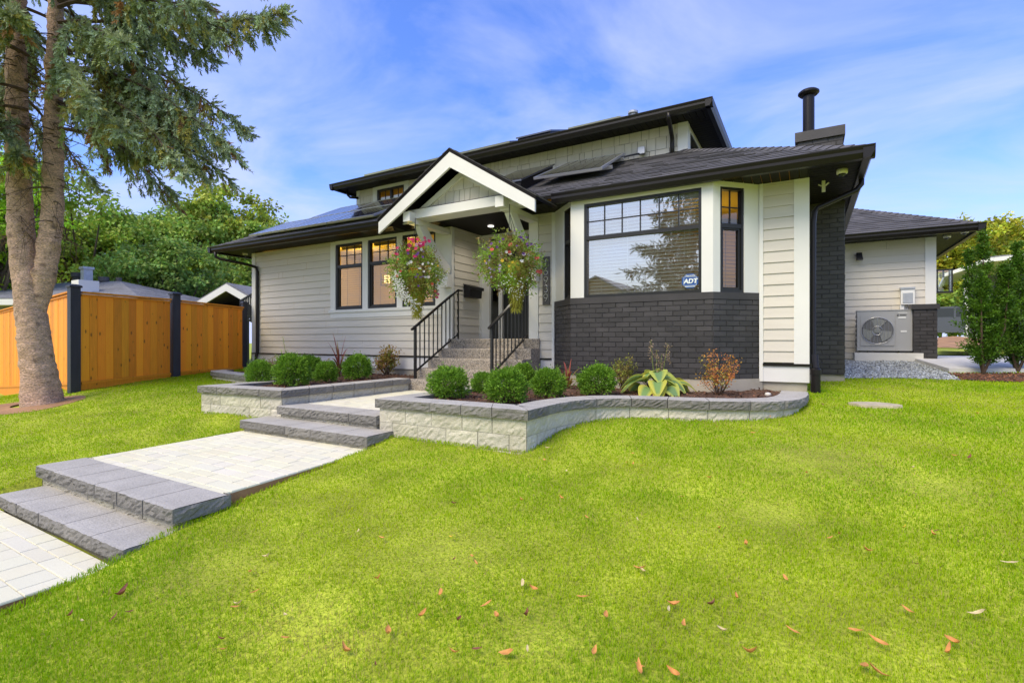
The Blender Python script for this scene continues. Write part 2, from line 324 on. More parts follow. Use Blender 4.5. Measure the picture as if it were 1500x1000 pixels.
# ------------------------------------------------------------------ ground, lawn, paving
def make_ground():
    def axis(a, b, st, far): return np.concatenate([np.linspace(-far, a-6, 14), np.linspace(a-4, a-.3, 10), np.arange(a, b, st), np.linspace(b+.3, b+4, 10), np.linspace(b+7, far, 14)])
    xs = axis(-13, 6, .09, 400); ys = axis(-3, 14, .09, 400)
    X, Y = np.meshgrid(xs, ys); Z = gz(X, Y)
    Z = Z-.16*excluded(X, Y)
    V = np.stack([X, Y, Z], -1).reshape(-1, 3); nx, ny = len(xs), len(ys)
    i = np.arange(ny-1)[:, None]*nx+np.arange(nx-1)[None]; F = np.stack([i, i+1, i+nx+1, i+nx], -1).reshape(-1, 4)
    tag(npmesh('ground', V, F, M['soil'], origin=(0, 0, 0), smooth=True), kind='structure')
make_ground()
def make_grass():
    N0 = 5700000; X = rng.uniform(-14, 7.5, N0); Y = rng.uniform(-1.5, 12.5, N0)
    a = math.radians(30.3); fx, fy = -math.sin(a), math.cos(a); z = X*fx+Y*fy; x = X*math.cos(a)+Y*math.sin(a)
    ok = (z > .3) & (np.abs(x) < 1.03*z+3.4)
    dens = np.clip(19000*(2.4/np.maximum(z, .5))**1.75, 2200, 19000); mx = N0/(21.5*14)
    dens = dens*np.where((np.abs(x) > 1.03*z+.4) | (z < 1.15), .4, 1.)      # thinner beside the view
    ok &= rng.random(N0) < dens/mx
    X, Y, z = X[ok], Y[ok], z[ok]
    k = ~excluded(X, Y); X, Y, z = X[k], Y[k], z[k]
    dt = np.hypot(X-TREE[0]+.0, Y-TREE[1]+.15); bare = np.clip((dt-.55)/.5, 0, 1)
    P3 = np.stack([X, Y, X*0], 1)
    pat = vnoise(P3, 1.1, 5)*.6+vnoise(P3, 2.9, 8)*.4             # patches of growth
    thin = np.clip(.5+pat*.9, 0, 1); worn = np.zeros_like(X)
    for (wx, wy, wr) in ((-2.02, 1.62, .16), (-1.75, 2.25, .34), (.05, 4.6, .45), (.75, 4.4, .3), (-.2, 3.6, .25), (-2.9, 1.6, .3), (-1.0, 1.9, .2)):
        worn = np.maximum(worn, np.exp(-((X-wx)**2+(Y-wy)**2)/wr**2))
    dry = np.exp(-((X+1.86)/.42)**2-((Y-1.5-.15*(X+1.86))/.15)**2)*np.clip(.75+.6*vnoise(P3, 9, 4), 0, 1)
    dry = np.maximum(dry, .6*np.exp(-((X-.15)/.4)**2-((Y-4.75)/.22)**2)*np.clip(.7+.6*vnoise(P3, 9, 6), 0, 1))
    k = rng.random(len(X)) < (1-.6*dry)*bare*(1-.3*worn)*(.78+.22*thin); X, Y, z, pat, worn, dry = X[k], Y[k], z[k], pat[k], worn[k], dry[k]
    n = len(X); Z = gz(X, Y)-.006
    w = .003*np.clip(z/2.2, .9, 6)**.85*rng.uniform(.7, 1.25, n); h = rng.uniform(.017, .037, n)*(1+.2*pat)*(1-.4*worn)
    th = rng.uniform(0, 2*PI, n); lean = rng.uniform(.1, .9, n)
    d = np.stack([np.cos(th), np.sin(th), np.zeros(n)], 1); s = np.stack([-np.sin(th), np.cos(th), np.zeros(n)], 1)
    B = np.stack([X, Y, Z], 1); up = np.array([0, 0, 1.])
    mid = B+up*(h*.62)[:, None]+d*(h*lean*.32)[:, None]; tip = B+up*(h*(1-.3*lean))[:, None]+d*(h*lean*.95)[:, None]
    V = np.stack([B-s*w[:, None]/2, B+s*w[:, None]/2, mid+s*w[:, None]*.42, mid-s*w[:, None]*.42, tip], 1).reshape(-1, 3)
    o = np.arange(n)[:, None]*5; F = np.concatenate([o+[0, 1, 2], o+[0, 2, 3], o+[3, 2, 4]]).reshape(-1, 3)
    g1 = np.array([.25, .48, .003]); g2 = np.array([.52, .63, .004]); st = np.array([.62, .52, .17])
    t = np.clip(.52-.36*pat+rng.normal(0, .13, n), 0, 1)[:, None]; c = g1*(1-t)+g2*t
    straw = (rng.random(n) < .03+.12*worn+.65*dry+.03*(pat < -.3))[:, None]; c = np.where(straw, st*rng.uniform(.6, 1.1, (n, 1)), c)*rng.uniform(.88, 1.12, (n, 1))
    C = np.repeat(c, 5, 0)
    tag(npmesh('lawn_grass', V, F, M['grass'], C, origin=(0, 0, 0)), 'bright yellow green mown lawn sloping down in front of the house', 'grass', kind='stuff')
    print('grass blades', n)
make_grass()
def soil_patch():
    b = MB(); n = 40; c = TREE
    ring = [[(c[0]+r*(1+.12*math.sin(3*t+r*4))*math.cos(t), c[1]-.12+r*.95*math.sin(t)) for t in np.linspace(0, 2*PI, n, endpoint=False)] for r in (.25, .42, .58, .72)]
    P = [[(x, y, float(gz(x, y))+.006+(.02*(3-i)/3)) for x, y in rr] for i, rr in enumerate(ring)]
    for i in range(3):
        for k in range(n): b.poly([P[i][k], P[i+1][k], P[i+1][(k+1) % n], P[i][(k+1) % n]])
    tag(b.build('soil_patch', M['dirt'], smooth=True), kind='structure')
soil_patch()
def pavers(name, corners, rows, zf, seed, parent=None, wide=None):
    """bevelled paving stones in running bond inside a quad (x0,y0)-(x1,y0)-(x1',y1)-(x0',y1)"""
    b = MB(); r = random.Random(seed); (x00, y00), (x10, y10), (x11, y11), (x01, y01) = corners
    v = 0
    H = max(y11, y01)-min(y00, y10); k = 0
    base = []
    while v < 1:
        dv = (rows[k % len(rows)])/H; v1 = min(1, v+dv); k += 1; u = 0.
        L = lambda u, v: ((x00*(1-u)+x10*u)*(1-v)+(x01*(1-u)+x11*u)*v, (y00*(1-u)+y10*u)*(1-v)+(y01*(1-u)+y11*u)*v)
        Wd = abs(x10-x00); first = True
        while u < 1-1e-6:
            ln = r.choice(wide or (.2, .28, .28, .36))/Wd
            if first: ln *= r.uniform(.45, 1); first = False
            u1 = u+ln
            if u1 > 1-.1/Wd: u1 = 1
            g, gv, c = .0016/Wd, .0016/H, .004
            A = [L(u+g, v+gv), L(u1-g, v+gv), L(u1-g, v1-gv), L(u+g, v1-gv)]
            tz = r.uniform(-.0015, .0015); zz = [zf(*p)+tz for p in A]
            cx, cy = sum(p[0] for p in A)/4, sum(p[1] for p in A)/4
            T = [(p[0]+(cx-p[0])*c/max(abs(cx-p[0]), .02), p[1]+(cy-p[1])*c/max(abs(cy-p[1]), .02), q) for p, q in zip(A, zz)]
            Bt = [(p[0], p[1], q-.007) for p, q in zip(A, zz)]; Bb = [(p[0], p[1], q-.05) for p, q in zip(A, zz)]
            col = r.uniform(.97, 1.03); col = (col, col*r.uniform(.98, 1.01), col*r.uniform(.93, 1.04))
            b.poly(T, col)
            for i in range(4):
                j = (i+1) % 4; b.poly([Bt[i], Bt[j], T[j], T[i]], col); b.poly([Bb[i], Bb[j], Bt[j], Bt[i]], col)
            u = u1
        v = v1
    o = b.build(name, M['paver'], parent)
    s = MB(); P = [(p[0], p[1], zf(*p)-.014) for p in corners]; Q = [(p[0], p[1], zf(*p)-.12) for p in corners]
    s.hexa(Q+P); sb = s.build('paving_bed', M['dirt'], o)
    tag(o, kind='structure'); return o
pavers('path', [(-5.95, -3), (-3.76, -3), (-3.74, 1.47), (-5.95, 1.49)], [.19, .19, .105], lambda x, y: .085+.012*(y+1)/2.5, 3, wide=(.2, .3, .2, .4))
pavers('path', [(-6.06, 2.12), (-3.76, 2.1), (-3.86, 3.72), (-6.06, 3.75)], [.135, .135, .105], lambda x, y: .362+.03*(y-2.1)/1.6, 4)
pavers('patio', [(-5.83, 4.4), (-4.1, 4.4), (-4.1, 6.56), (-5.83, 6.56)], [.135, .105], lambda x, y: .672, 5)

# ------------------------------------------------------------------ block planters and garden steps
def offsets(pl):
    P = [Vector((*p, 0)) for p in pl]; out = []
    for i in range(len(P)):
        ds = []
        if i > 0: ds.append((P[i]-P[i-1]).normalized())
        if i < len(P)-1: ds.append((P[i+1]-P[i]).normalized())
        ns = [Vector((d.y, -d.x, 0)) for d in ds]
        m = (ns[0]+ns[-1]).normalized(); m = m/max(m.dot(ns[0]), .35); out.append(m)
    return P, out
class Run:
    def __init__(s, pl):
        s.P, s.Mv = offsets(pl); s.l = [0]
        for i in range(1, len(s.P)): s.l.append(s.l[-1]+(s.P[i]-s.P[i-1]).length)
        s.L = s.l[-1]
    def at(s, u, d, z):
        u = min(max(u, 0), s.L); i = 0
        while i < len(s.l)-2 and u > s.l[i+1]: i += 1
        t = (u-s.l[i])/(s.l[i+1]-s.l[i]); p = s.P[i].lerp(s.P[i+1], t); m = s.Mv[i].lerp(s.Mv[i+1], t)
        q = p+m*d; return (q.x, q.y, z)
    def corners(s):
        out = []
        for i in range(1, len(s.P)-1):
            a = (s.P[i]-s.P[i-1]).normalized(); b = (s.P[i+1]-s.P[i]).normalized()
            if a.dot(b) < .8: out.append(s.l[i])
        return out
def cuts(run, ln, r, phase):
    """block joints along the run; a joint at every sharp corner"""
    c = [0]+run.corners()+[run.L]; out = []
    for a, b in zip(c[:-1], c[1:]):
        n = max(1, round((b-a)/ln)); e = [a+(b-a)*k/n for k in range(n+1)]
        if phase and n > 1: e = [a]+[x-(b-a)/n/2 for x in e[1:]]+[b]
        e = [e[0]]+[x+r.uniform(-.03, .03)*ln for x in e[1:-1]]+[e[-1]]
        out.extend(zip(e[:-1], e[1:]))
    return out
def rough_course(b, run, z0, z1, off, ln, r, amp, phase=0, top=None, top_z=None, tones=(.8, 1.12), warm=0.):
    nz = 5
    for (u0, u1) in cuts(run, ln, r, phase):
        if u1-u0 < .02: continue
        nu = max(3, int((u1-u0)/.03)); g = .0035; col = r.uniform(*tones); col = (col, col*(1-.02*warm*r.random()), col*(1-.08*warm*r.random()))
        ph = [r.uniform(0, 9) for _ in range(6)]; fx = [r.uniform(-1.3, 1.3), r.uniform(-1.6, 1.6), r.uniform(-2.6, 2.6), r.uniform(-2.6, 2.6)]; tilt = r.uniform(-.004, .004)
        grid = []
        for i in range(nu+1):
            row = []
            u = u0+g+(u1-u0-2*g)*i/nu
            for j in range(nz+1):
                edge = min(i, nu-i, 1)*min(j, nz-j, 1) if top is None else min(i, nu-i, 1)*min(nz, j, 1)*(1 if j < nz else .55)
                x, y = i*.9, j*1.1
                d = amp*(.5+.25*(math.sin(x*fx[0]+y*fx[1]+ph[0])+math.sin(x*fx[2]+y*fx[3]+ph[1])*.7)+r.uniform(-.65, .65))
                d = d*edge+tilt*i/nu
                row.append(run.at(u, off+d, z0+.0015+(z1-z0-.003)*j/nz))
            grid.append(row)
        for i in range(nu):
            for j in range(nz): b.poly([grid[i][j], grid[i+1][j], grid[i+1][j+1], grid[i][j+1]], col)
            if top:
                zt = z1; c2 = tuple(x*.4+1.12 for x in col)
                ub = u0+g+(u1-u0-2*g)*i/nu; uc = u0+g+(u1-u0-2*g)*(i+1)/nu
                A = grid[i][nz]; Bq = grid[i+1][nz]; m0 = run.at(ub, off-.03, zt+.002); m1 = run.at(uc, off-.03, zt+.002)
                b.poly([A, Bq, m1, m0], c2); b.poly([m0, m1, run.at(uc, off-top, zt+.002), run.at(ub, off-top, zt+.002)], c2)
                b.poly([grid[i][0], run.at(ub, off-top, z0), run.at(uc, off-top, z0), grid[i+1][0]], col)     # underside
                b.poly([run.at(ub, off-top, z0), run.at(ub, off-top, zt+.002), run.at(uc, off-top, zt+.002), run.at(uc, off-top, z0)], col)
        # block ends
        b.poly([grid[0][j] for j in range(nz+1)]+[run.at(u0+g, off-.1, z1), run.at(u0+g, off-.1, z0)], col)
        b.poly([grid[nu][j] for j in range(nz, -1, -1)]+[run.at(u1-g, off-.1, z0), run.at(u1-g, off-.1, z1)], col)
def solid_core(b, run, z0, z1, off, col=.5):
    n = max(2, int(run.L/.15)); us = [run.L*i/n for i in range(n+1)]
    us = sorted(set(us+run.corners()))
    for a, c in zip(us[:-1], us[1:]): b.poly([run.at(a, off, z0), run.at(c, off, z0), run.at(c, off, z1), run.at(a, off, z1)], col)
def planter(name, label, pls, ztop, zbase, inner, group, seed, caplen=.4, cap_top=.29):
    t = thing(name, label, 'planter', (pls[0][0][0], pls[0][0][1], zbase), group); r = random.Random(seed)
    cap, blk = MB(), MB()
    for pl in pls:
        run = Run(pl)
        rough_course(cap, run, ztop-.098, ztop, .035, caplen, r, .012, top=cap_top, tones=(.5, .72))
        z = ztop-.098; k = 0
        while z > zbase:
            rough_course(blk, run, z-.155, z, 0, .4, r, .009, phase=k % 2, warm=1., tones=(.9, 1.1)); z -= .155; k += 1
        solid_core(blk, run, zbase, ztop-.1, -.012)
    cap.build('coping', M['cap'], t); blk.build('block_wall', M['block'], t)
    # bark mulch filling the bed
    P = np.array(inner); st = .06; xs = np.arange(P[:, 0].min(), P[:, 0].max(), st); ys = np.arange(P[:, 1].min(), P[:, 1].max(), st)
    X, Y = np.meshgrid(xs, ys); ins = inpoly(X, Y, inner); nx = len(xs)
    Q = np.stack([X, Y, X*0], -1); Z = ztop-.055+.018*vnoise(Q, 4, 2)+rng.normal(0, .007, X.shape)
    V = np.stack([X, Y, Z], -1).reshape(-1, 3); i = np.arange(len(ys)-1)[:, None]*nx+np.arange(nx-1)[None]
    F = np.stack([i, i+1, i+nx+1, i+nx], -1).reshape(-1, 4); F = F[ins.reshape(-1)[F].all(1)]
    col = np.repeat(rng.uniform(.5, 1.3, (len(V), 1)), 3, 1)
    used = np.unique(F); rm = np.zeros(len(V), int); rm[used] = np.arange(len(used)); V, F, col = V[used], rm[F], col[used]
    ms = npmesh('mulch', V, F, M['mulch'], col, origin=(0, 0, 0)); tag(ms, 'dark reddish bark mulch filling the '+('right' if P[:, 0].mean() > -5 else 'left')+' block planter', 'mulch', kind='stuff')
    n = int(260*len(F)*st*st); k = rng.integers(0, len(F), n); C = V[F[k]].mean(1)+np.stack([rng.uniform(-.03, .03, n), rng.uniform(-.03, .03, n), rng.uniform(.004, .02, n)], 1)
    A = rdir(n); A[:, 2] *= .3; v, f = leaves(C, A, unit(rdir(n)*.5+[0, 0, 1]), rng.uniform(.03, .07, n), rng.uniform(.01, .025, n), .1)
    npmesh('bark_chips', v, f, M['mulch'], np.repeat(rng.uniform(.6, 2.3, (n, 1))*np.array([[1.15, 1, .9]]), 4, 0), parent=ms)
    return t
planter('planter', 'curved pale block planter with grey coping under the dark bay window', [[(-4.07, 6.55), (-4.07, 4.07)]+CURVE], .872, .1, [(-3.9, 7.8), (-3.9, 4.25), (-2.42, 4.27)]+[(x-.17, y+.14) for x, y in CURVE[1:]]+[(-.2, 7.8)], 'block planters by the front path', 1)
planter('planter', 'stepped pale block planter with grey coping below the three lit windows', [PL_L[1:10]], .872, .1, [(-11.15, 7.8), (-11.15, 6.6), (-10.8, 6.2), (-9, 5.8), (-7.28, 5.65), (-7.28, 4.15), (-6.03, 4.3), (-6.03, 7.8)], 'block planters by the front path', 2)
def garden_step(x0, x1, yf, ztop, zbase, seed, parent, depth=.37):
    r = random.Random(seed); cap, blk = MB(), MB(); e = .032
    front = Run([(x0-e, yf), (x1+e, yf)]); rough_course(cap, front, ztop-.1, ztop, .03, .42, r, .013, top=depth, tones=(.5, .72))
    lo = [Run([(x0-e, yf+depth), (x0-e, yf-.028)]), Run([(x1+e, yf-.028), (x1+e, yf+depth)])]
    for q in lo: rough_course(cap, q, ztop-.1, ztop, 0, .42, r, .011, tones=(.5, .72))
    for k, q in enumerate([Run([(x0, yf), (x1, yf)]), Run([(x0, yf+depth), (x0, yf)]), Run([(x1, yf), (x1, yf+depth)])]):
        rough_course(blk, q, zbase, ztop-.1, -.01, .42, r, .012, tones=(.62, .8), warm=1); solid_core(blk, q, zbase-.1, ztop-.1, -.02)
    o = cap.build('step', M['cap'], parent); blk.build('riser', M['block'], o)
t = thing('garden_steps', 'two grey split-stone steps at the street end of the path', 'steps', (-4.9, 1.5, .1), 'split-stone step pairs')
garden_step(-5.88, -3.7, 1.52, .205, .08, 11, t); garden_step(-6.02, -3.71, 1.81, .372, .19, 12, t)
t = thing('garden_steps', 'two grey split-stone steps rising between the two planters', 'steps', (-4.9, 3.7, .4), 'split-stone step pairs')
garden_step(-6.02, -3.9, 3.72, .53, .38, 13, t, .4); garden_step(-5.8, -4.12, 4.07, .678, .52, 14, t)

# ------------------------------------------------------------------ wall surfaces
def frame2(p0, p1):
    p0, p1 = Vector((*p0, 0)), Vector((*p1, 0)); d = (p1-p0); L = d.length; d.normalize(); n = Vector((d.y, -d.x, 0)); return p0, d, n, L
def wp(fr, u, o, z):
    q = fr[0]+fr[1]*u+fr[2]*o; return (q.x, q.y, z)
def wbox(b, fr, u0, u1, z0, z1, o0, o1, col=1., mi=0):
    """box on a wall: u along, z up, o outwards"""
    b.hexa([wp(fr, u0, o1, z0), wp(fr, u1, o1, z0), wp(fr, u1, o0, z0), wp(fr, u0, o0, z0), wp(fr, u0, o1, z1), wp(fr, u1, o1, z1), wp(fr, u1, o0, z1), wp(fr, u0, o0, z1)], col, mi)
def lap_siding(b, p0, p1, z0, z1, openings=(), exp=.152, zref=1.215):
    fr = frame2(p0, p1); L = fr[3]; k = math.floor((z0-zref)/exp); z = zref+k*exp
    while z < z1:
        a, c = max(z, z0), min(z+exp, z1)
        if c-a > .004:
            jt = set() if L < 1.5 else {random.uniform(.3, L-.3) for _ in range(int(L/3)+1)}
            us = sorted({0, L}|jt|{j+.003 for j in jt}|{min(max(o[i], 0), L) for o in openings for i in (0, 1)})
            for u0, u1 in zip(us[:-1], us[1:]):
                if u1-u0 < .0031: continue
                um = (u0+u1)/2; segs = [(a, c)]
                for (oa, ob, za, zb) in openings:
                    if oa < um < ob:
                        ns = []
                        for (s0, s1) in segs:
                            if zb <= s0 or za >= s1: ns.append((s0, s1)); continue
                            if za > s0: ns.append((s0, za))
                            if zb < s1: ns.append((zb, s1))
                        segs = ns
                for (s0, s1) in segs:
                    if s1-s0 < .003: continue
                    o0 = .016*(1-(s0-z)/exp)+.002; o1 = .016*(1-(s1-z)/exp)+.002
                    b.poly([wp(fr, u0, o0, s0), wp(fr, u1, o0, s0), wp(fr, u1, o1, s1), wp(fr, u0, o1, s1)])
                    b.poly([wp(fr, u0, -.004, s0), wp(fr, u1, -.004, s0), wp(fr, u1, o0, s0), wp(fr, u0, o0, s0)], .5)  # board underside coloured darker, painting in the shade beneath each lap
        z += exp
def clip2(P, pl):
    """clip a 2D polygon by half planes (a,b,c): a*u+b*z+c>=0"""
    for (a, b_, c) in pl:
        out = []
        for i in range(len(P)):
            p, q = P[i], P[(i+1) % len(P)]; dp, dq = a*p[0]+b_*p[1]+c, a*q[0]+b_*q[1]+c
            if dp >= 0: out.append(p)
            if dp*dq < 0:
                t = dp/(dp-dq); out.append((p[0]+(q[0]-p[0])*t, p[1]+(q[1]-p[1])*t))
        P = out
        if len(P) < 3: return []
    return P
def shingle_wall(b, p0, p1, z0, z1, seed, openings=(), planes=(), exp=.235, zref=None):
    fr = frame2(p0, p1); r = random.Random(seed); z = zref if zref is not None else z0
    while z < z1:
        u = -r.uniform(0, .15)
        while u < fr[3]:
            w = r.choice((.11, .15, .18, .2, .24, .27)); a, c = max(u+.004, 0), min(u+w-.004, fr[3]); u += w
            if c-a < .01: continue
            off = .012+r.uniform(0, .006); col = r.uniform(.95, 1.05); dz = r.uniform(0, .006)
            P = clip2([(a, max(z+dz, z0)), (c, max(z+dz, z0)), (c, min(z+exp, z1)), (a, min(z+exp, z1))], planes)
            if not P: continue
            cu, cz = sum(p[0] for p in P)/len(P), sum(p[1] for p in P)/len(P)
            if any(o[0] < cu < o[1] and o[2] < cz < o[3] for o in openings): continue
            O = lambda zz: off*(1-.75*(zz-z)/exp)
            b.poly([wp(fr, p[0], O(p[1]), p[1]) for p in P], col)
            for i in range(len(P)):
                p, q = P[i], P[(i+1) % len(P)]
                b.poly([wp(fr, p[0], -.004, p[1]), wp(fr, q[0], -.004, q[1]), wp(fr, q[0], O(q[1]), q[1]), wp(fr, p[0], O(p[1]), p[1])], col*.9)
        z += exp
    P = clip2([(0, z0), (fr[3], z0), (fr[3], z1), (0, z1)], planes)
    if P and not openings and exp: b.poly([wp(fr, p[0], -.003, p[1]) for p in P], .35)
def bricks(b, p0, p1, z0, z1, seed, phase=0, ln=.208, hc=.073):
    fr = frame2(p0, p1); r = random.Random(seed); z = z1-hc; k = phase; L = fr[3]; g = .0045
    wbox(b, fr, 0, L, z0, z1, -.05, -.004, .6)
    while z > z0-hc*.5:
        u = -ln/2 if k % 2 else 0.; k += 1
        while u < L:
            a, c = max(u+g, 0), min(u+ln-g, L); u += ln
            if c-a < .02: continue
            o = r.uniform(.001, .005); t = r.uniform(-.0025, .0025); za, zc = max(z+g, z0), z+hc-g+r.uniform(-.001, .001); col = r.uniform(.8, 1.3)
            A = [wp(fr, a, -.004, za), wp(fr, c, -.004, za), wp(fr, c, -.004, zc), wp(fr, a, -.004, zc)]
            e = .0035
            B = [wp(fr, a+e, o+t, za+e), wp(fr, c-e, o-t, za+e), wp(fr, c-e, o-t+.001, zc-e), wp(fr, a+e, o+t+.001, zc-e)]
            b.poly(B, col)
            for i in range(4): j = (i+1) % 4; b.poly([A[i], A[j], B[j], B[i]], col)
        z -= hc
def roof_face(b, E0, E1, R0, R1, seed, exp=.142, tab=.3):
    E0, E1, R0, R1 = map(Vector, (E0, E1, R0, R1)); n = (E1-E0).cross(R0-E0).normalized()
    if n.z < 0: n = -n
    dirv = (E1-E0).normalized(); h = (R0-E0)-dirv*(R0-E0).dot(dirv); L = h.length; r = random.Random(seed); s = 0.
    while s < L:
        s1 = min(L, s+exp); a0, a1 = E0.lerp(R0, s/L), E1.lerp(R1, s/L); c0, c1 = E0.lerp(R0, s1/L), E1.lerp(R1, s1/L)
        W_ = (a1-a0).length; cuts_ = [0.]; u = r.uniform(.05, tab)
        while u < W_: cuts_.append(u/W_); u += tab*r.uniform(.5, 1.25)
        cuts_.append(1.)
        for f0, f1 in zip(cuts_[:-1], cuts_[1:]):
            th = .011+r.choice((0, 0, .006)); col = r.uniform(.72, 1.25); g = .0012
            p, q = a0.lerp(a1, f0), a0.lerp(a1, f1); x, y = c0.lerp(c1, f0), c0.lerp(c1, f1)
            b.poly([p+n*th, q+n*th, y+n*.002, x+n*.002], col); b.poly([p-n*.006, q-n*.006, q+n*th, p+n*th], col*.6)
            b.poly([p-n*.004, p+n*th, x+n*.002, x-n*.004], col*.6); b.poly([q+n*th, q-n*.004, y-n*.004, y+n*.002], col*.6)
        s = s1
def hip_caps(b, A, B, seed):
    A, B = Vector(A), Vector(B); r = random.Random(seed); d = (B-A); L = d.length; d.normalize(); sd = d.cross(Vector((0, 0, 1))).normalized(); up = sd.cross(d); n = int(L/.15)
    for k in range(n):
        p = A+d*(k*L/n); q = A+d*((k+1.35)*L/n); col = r.uniform(.75, 1.2); h0, h1 = .036, .02
        for s in (-1, 1): b.poly([p+up*h0, q+up*h1, q+sd*s*.14+up*(h1-.075), p+sd*s*.14+up*(h0-.075)], col)
        b.poly([p+up*h0, p+sd*.14+up*(h0-.075), p-sd*.14+up*(h0-.075)], col*.5)
def gutter(b, p0, p1):
    fr = frame2(p0[:2], p1[:2]); prof = [(-.02, -.145), (.055, -.145), (.085, -.085), (.085, -.05), (.1, -.01), (.1, .0), (.09, .0), (.085, -.03), (0, -.03), (-.02, -.03)]
    A = [wp(fr, 0, o, p0[2]+z) for o, z in prof]; B = [wp(fr, fr[3], o, p1[2]+z) for o, z in prof]
    for i in range(len(prof)): j = (i+1) % len(prof); b.poly([A[i], A[j], B[j], B[i]])
    b.poly(A[::-1]); b.poly(B)
def window(parent, p0, p1, z0, z1, bar=None, cols=0, rows=0, glass='glass', fw=.05, side_by_side=False, label=None, sash=.035, setb=.0):
    """dark framed window filling a wall opening: frame and grille in one mesh, the pane a sub-part"""
    fr = frame2(p0, p1); L = fr[3]; b = MB(); o1, o0 = .008-setb, -.07-setb
    wbox(b, fr, 0, fw, z0, z1, o0, o1); wbox(b, fr, L-fw, L, z0, z1, o0, o1); wbox(b, fr, fw, L-fw, z1-fw, z1, o0, o1); wbox(b, fr, fw, L-fw, z0, z0+fw, o0, o1)
    g = -.04-setb
    if side_by_side:
        wbox(b, fr, L/2-.03, L/2+.03, z0+fw, z1-fw, o0, o1-.006)
        for q in (fw+(L/2-.03-fw)/2, L-fw-(L/2-.03-fw)/2): wbox(b, fr, q-.007, q+.007, z0+fw, z1-fw, g-.006, g+.012)
    if bar:
        wbox(b, fr, fw, L-fw, bar-.028, bar+.028, o0, o1-.004)
        if sash:
            for a, c in ((fw, fw+sash), (L-fw-sash, L-fw)): wbox(b, fr, a, c, z0+fw, bar-.028, o0, o1-.022)
            wbox(b, fr, fw+sash, L-fw-sash, z0+fw, z0+fw+sash, o0, o1-.022); wbox(b, fr, fw+sash, L-fw-sash, bar-.05, bar-.028, o0, o1-.022)
        for k in range(1, cols): u = fw+(L-2*fw)*k/cols; wbox(b, fr, u-.008, u+.008, bar+.028, z1-fw, g-.006, g+.012)
        for k in range(1, rows): z = bar+.028+(z1-fw-bar-.028)*k/rows; wbox(b, fr, fw, L-fw, z-.008, z+.008, g-.005, g+.0105)
    o = b.build('window', M['frame'], parent)
    if label: o['label'] = label
    p = MB(); p.poly([wp(fr, fw*.5, g, z0+.02), wp(fr, L-fw*.5, g, z0+.02), wp(fr, L-fw*.5, g, z1-.02), wp(fr, fw*.5, g, z1-.02)]); p.build('pane', M[glass], o)
    return o
def blind(p0, p1, z0, z1, off, label, pitch=.05, tilt=.35, cat='blind', group=None, mat='blind'):
    fr = frame2(p0, p1); b = MB(); z = z1-.06; L = fr[3]
    wbox(b, fr, 0, L, z1-.05, z1, off-.03, off+.03)
    while z > z0+.03:
        w = .024; dz = w*math.sin(tilt); do = w*math.cos(tilt)
        b.hexa([wp(fr, 0, off+do, z-dz), wp(fr, L, off+do, z-dz), wp(fr, L, off-do, z+dz), wp(fr, 0, off-do, z+dz), wp(fr, 0, off+do, z-dz+.003), wp(fr, L, off+do, z-dz+.003), wp(fr, L, off-do, z+dz+.003), wp(fr, 0, off-do, z+dz+.003)]); z -= pitch
    wbox(b, fr, 0, L, z0, z0+.025, off-.025, off+.025)
    for k in range(1, max(2, int(L/.4))+1):
        u = L*(k-.5)/max(2, int(L/.4)); wbox(b, fr, u-.004, u+.004, z0, z1, off+.026, off+.028)
    tag(b.build('window_blind', M[mat]), label, cat, group)

# ------------------------------------------------------------------ the house
house = thing('house', 'white and charcoal gabled house with a brick bay window and a flowered entry porch', 'house', (-6, 9, .8))
EX, EY, XL = .58, 7.2, -12.93
def ez(x): return 3.775+(EX-x)*.0068          # eave line, falls a little towards the right
def soff(x): return ez(x)-.105
def piece(name, mat, parent, fn, *args, **kw):
    b = MB(); fn(b, *args, **kw); return b.build(name, M[mat], parent)
for p0, p1, za, zb, op in (((-12.09, 7.8), (-6.12, 7.8), 1.215, 3.74, [(2.8, 5.93, 2.02, 3.8)]), ((-4.02, 7.8), (-3.72, 7.8), 1.215, 3.7, []), ((-.526, 7.8), (-.154, 7.8), 1.215, 3.68, []), ((-5.88, 7.85), (-5.88, 8.8), 1.55, 3.75, []),
                         ((0, 7.84), (0, 13.5), 1.215, 3.68, []), ((0, 13.5), (2.13, 13.5), 1.25, 3.68, []), ((2.29, 13.6), (2.29, 20), 1.25, 3.68, []), ((-12.2, 20), (-12.2, 7.85), 1.215, 3.75, [])):
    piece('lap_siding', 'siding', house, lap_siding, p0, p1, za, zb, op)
F = frame2((-12.23, 7.8), (0, 7.8)); U = lambda x: x+12.23; G = frame2((0, 13.5), (2.29, 13.5)); H = frame2((-5.88, 7.8), (-5.88, 8.8))
for f_, u0, u1, za, zb, o0, o1 in ((F, 0, .14, 1.215, 3.74, -.1, .024), (F, U(-.154), U(.026), 1.19, 3.68, -.14, .024), (F, U(-.574), U(-.526), .95, 3.68, -.05, .024), (F, U(-6.12), U(-5.88), 1.215, 3.7, -.1, .026), (F, U(-4.2), U(-4.02), 1.0, 3.7, -.1, .03),
                                   (F, U(-3.76), U(-3.715), .95, 2.172, -.05, .024), (F, U(-3.76), U(-3.69), 2.174, 3.69, -.05, .026), (G, 2.13, 2.31, 1.2, 3.68, -.16, .024), (H, .9, 1.0, 1.55, 3.7, 0, .02)):
    piece('corner_board', 'trim', house, wbox, f_, u0, u1, za, zb, o0, o1)
b = MB()   # casing round the three windows
wbox(b, F, U(-9.29), U(-9.13), 2.2, 3.73, -.07, .026); wbox(b, F, U(-6.28), U(-6.122), 2.2, 3.73, -.07, .026)
for a, c in ((-8.28, -8.12), (-7.29, -7.14)): wbox(b, F, U(a), U(c), 2.2, 3.66, -.07, .026)
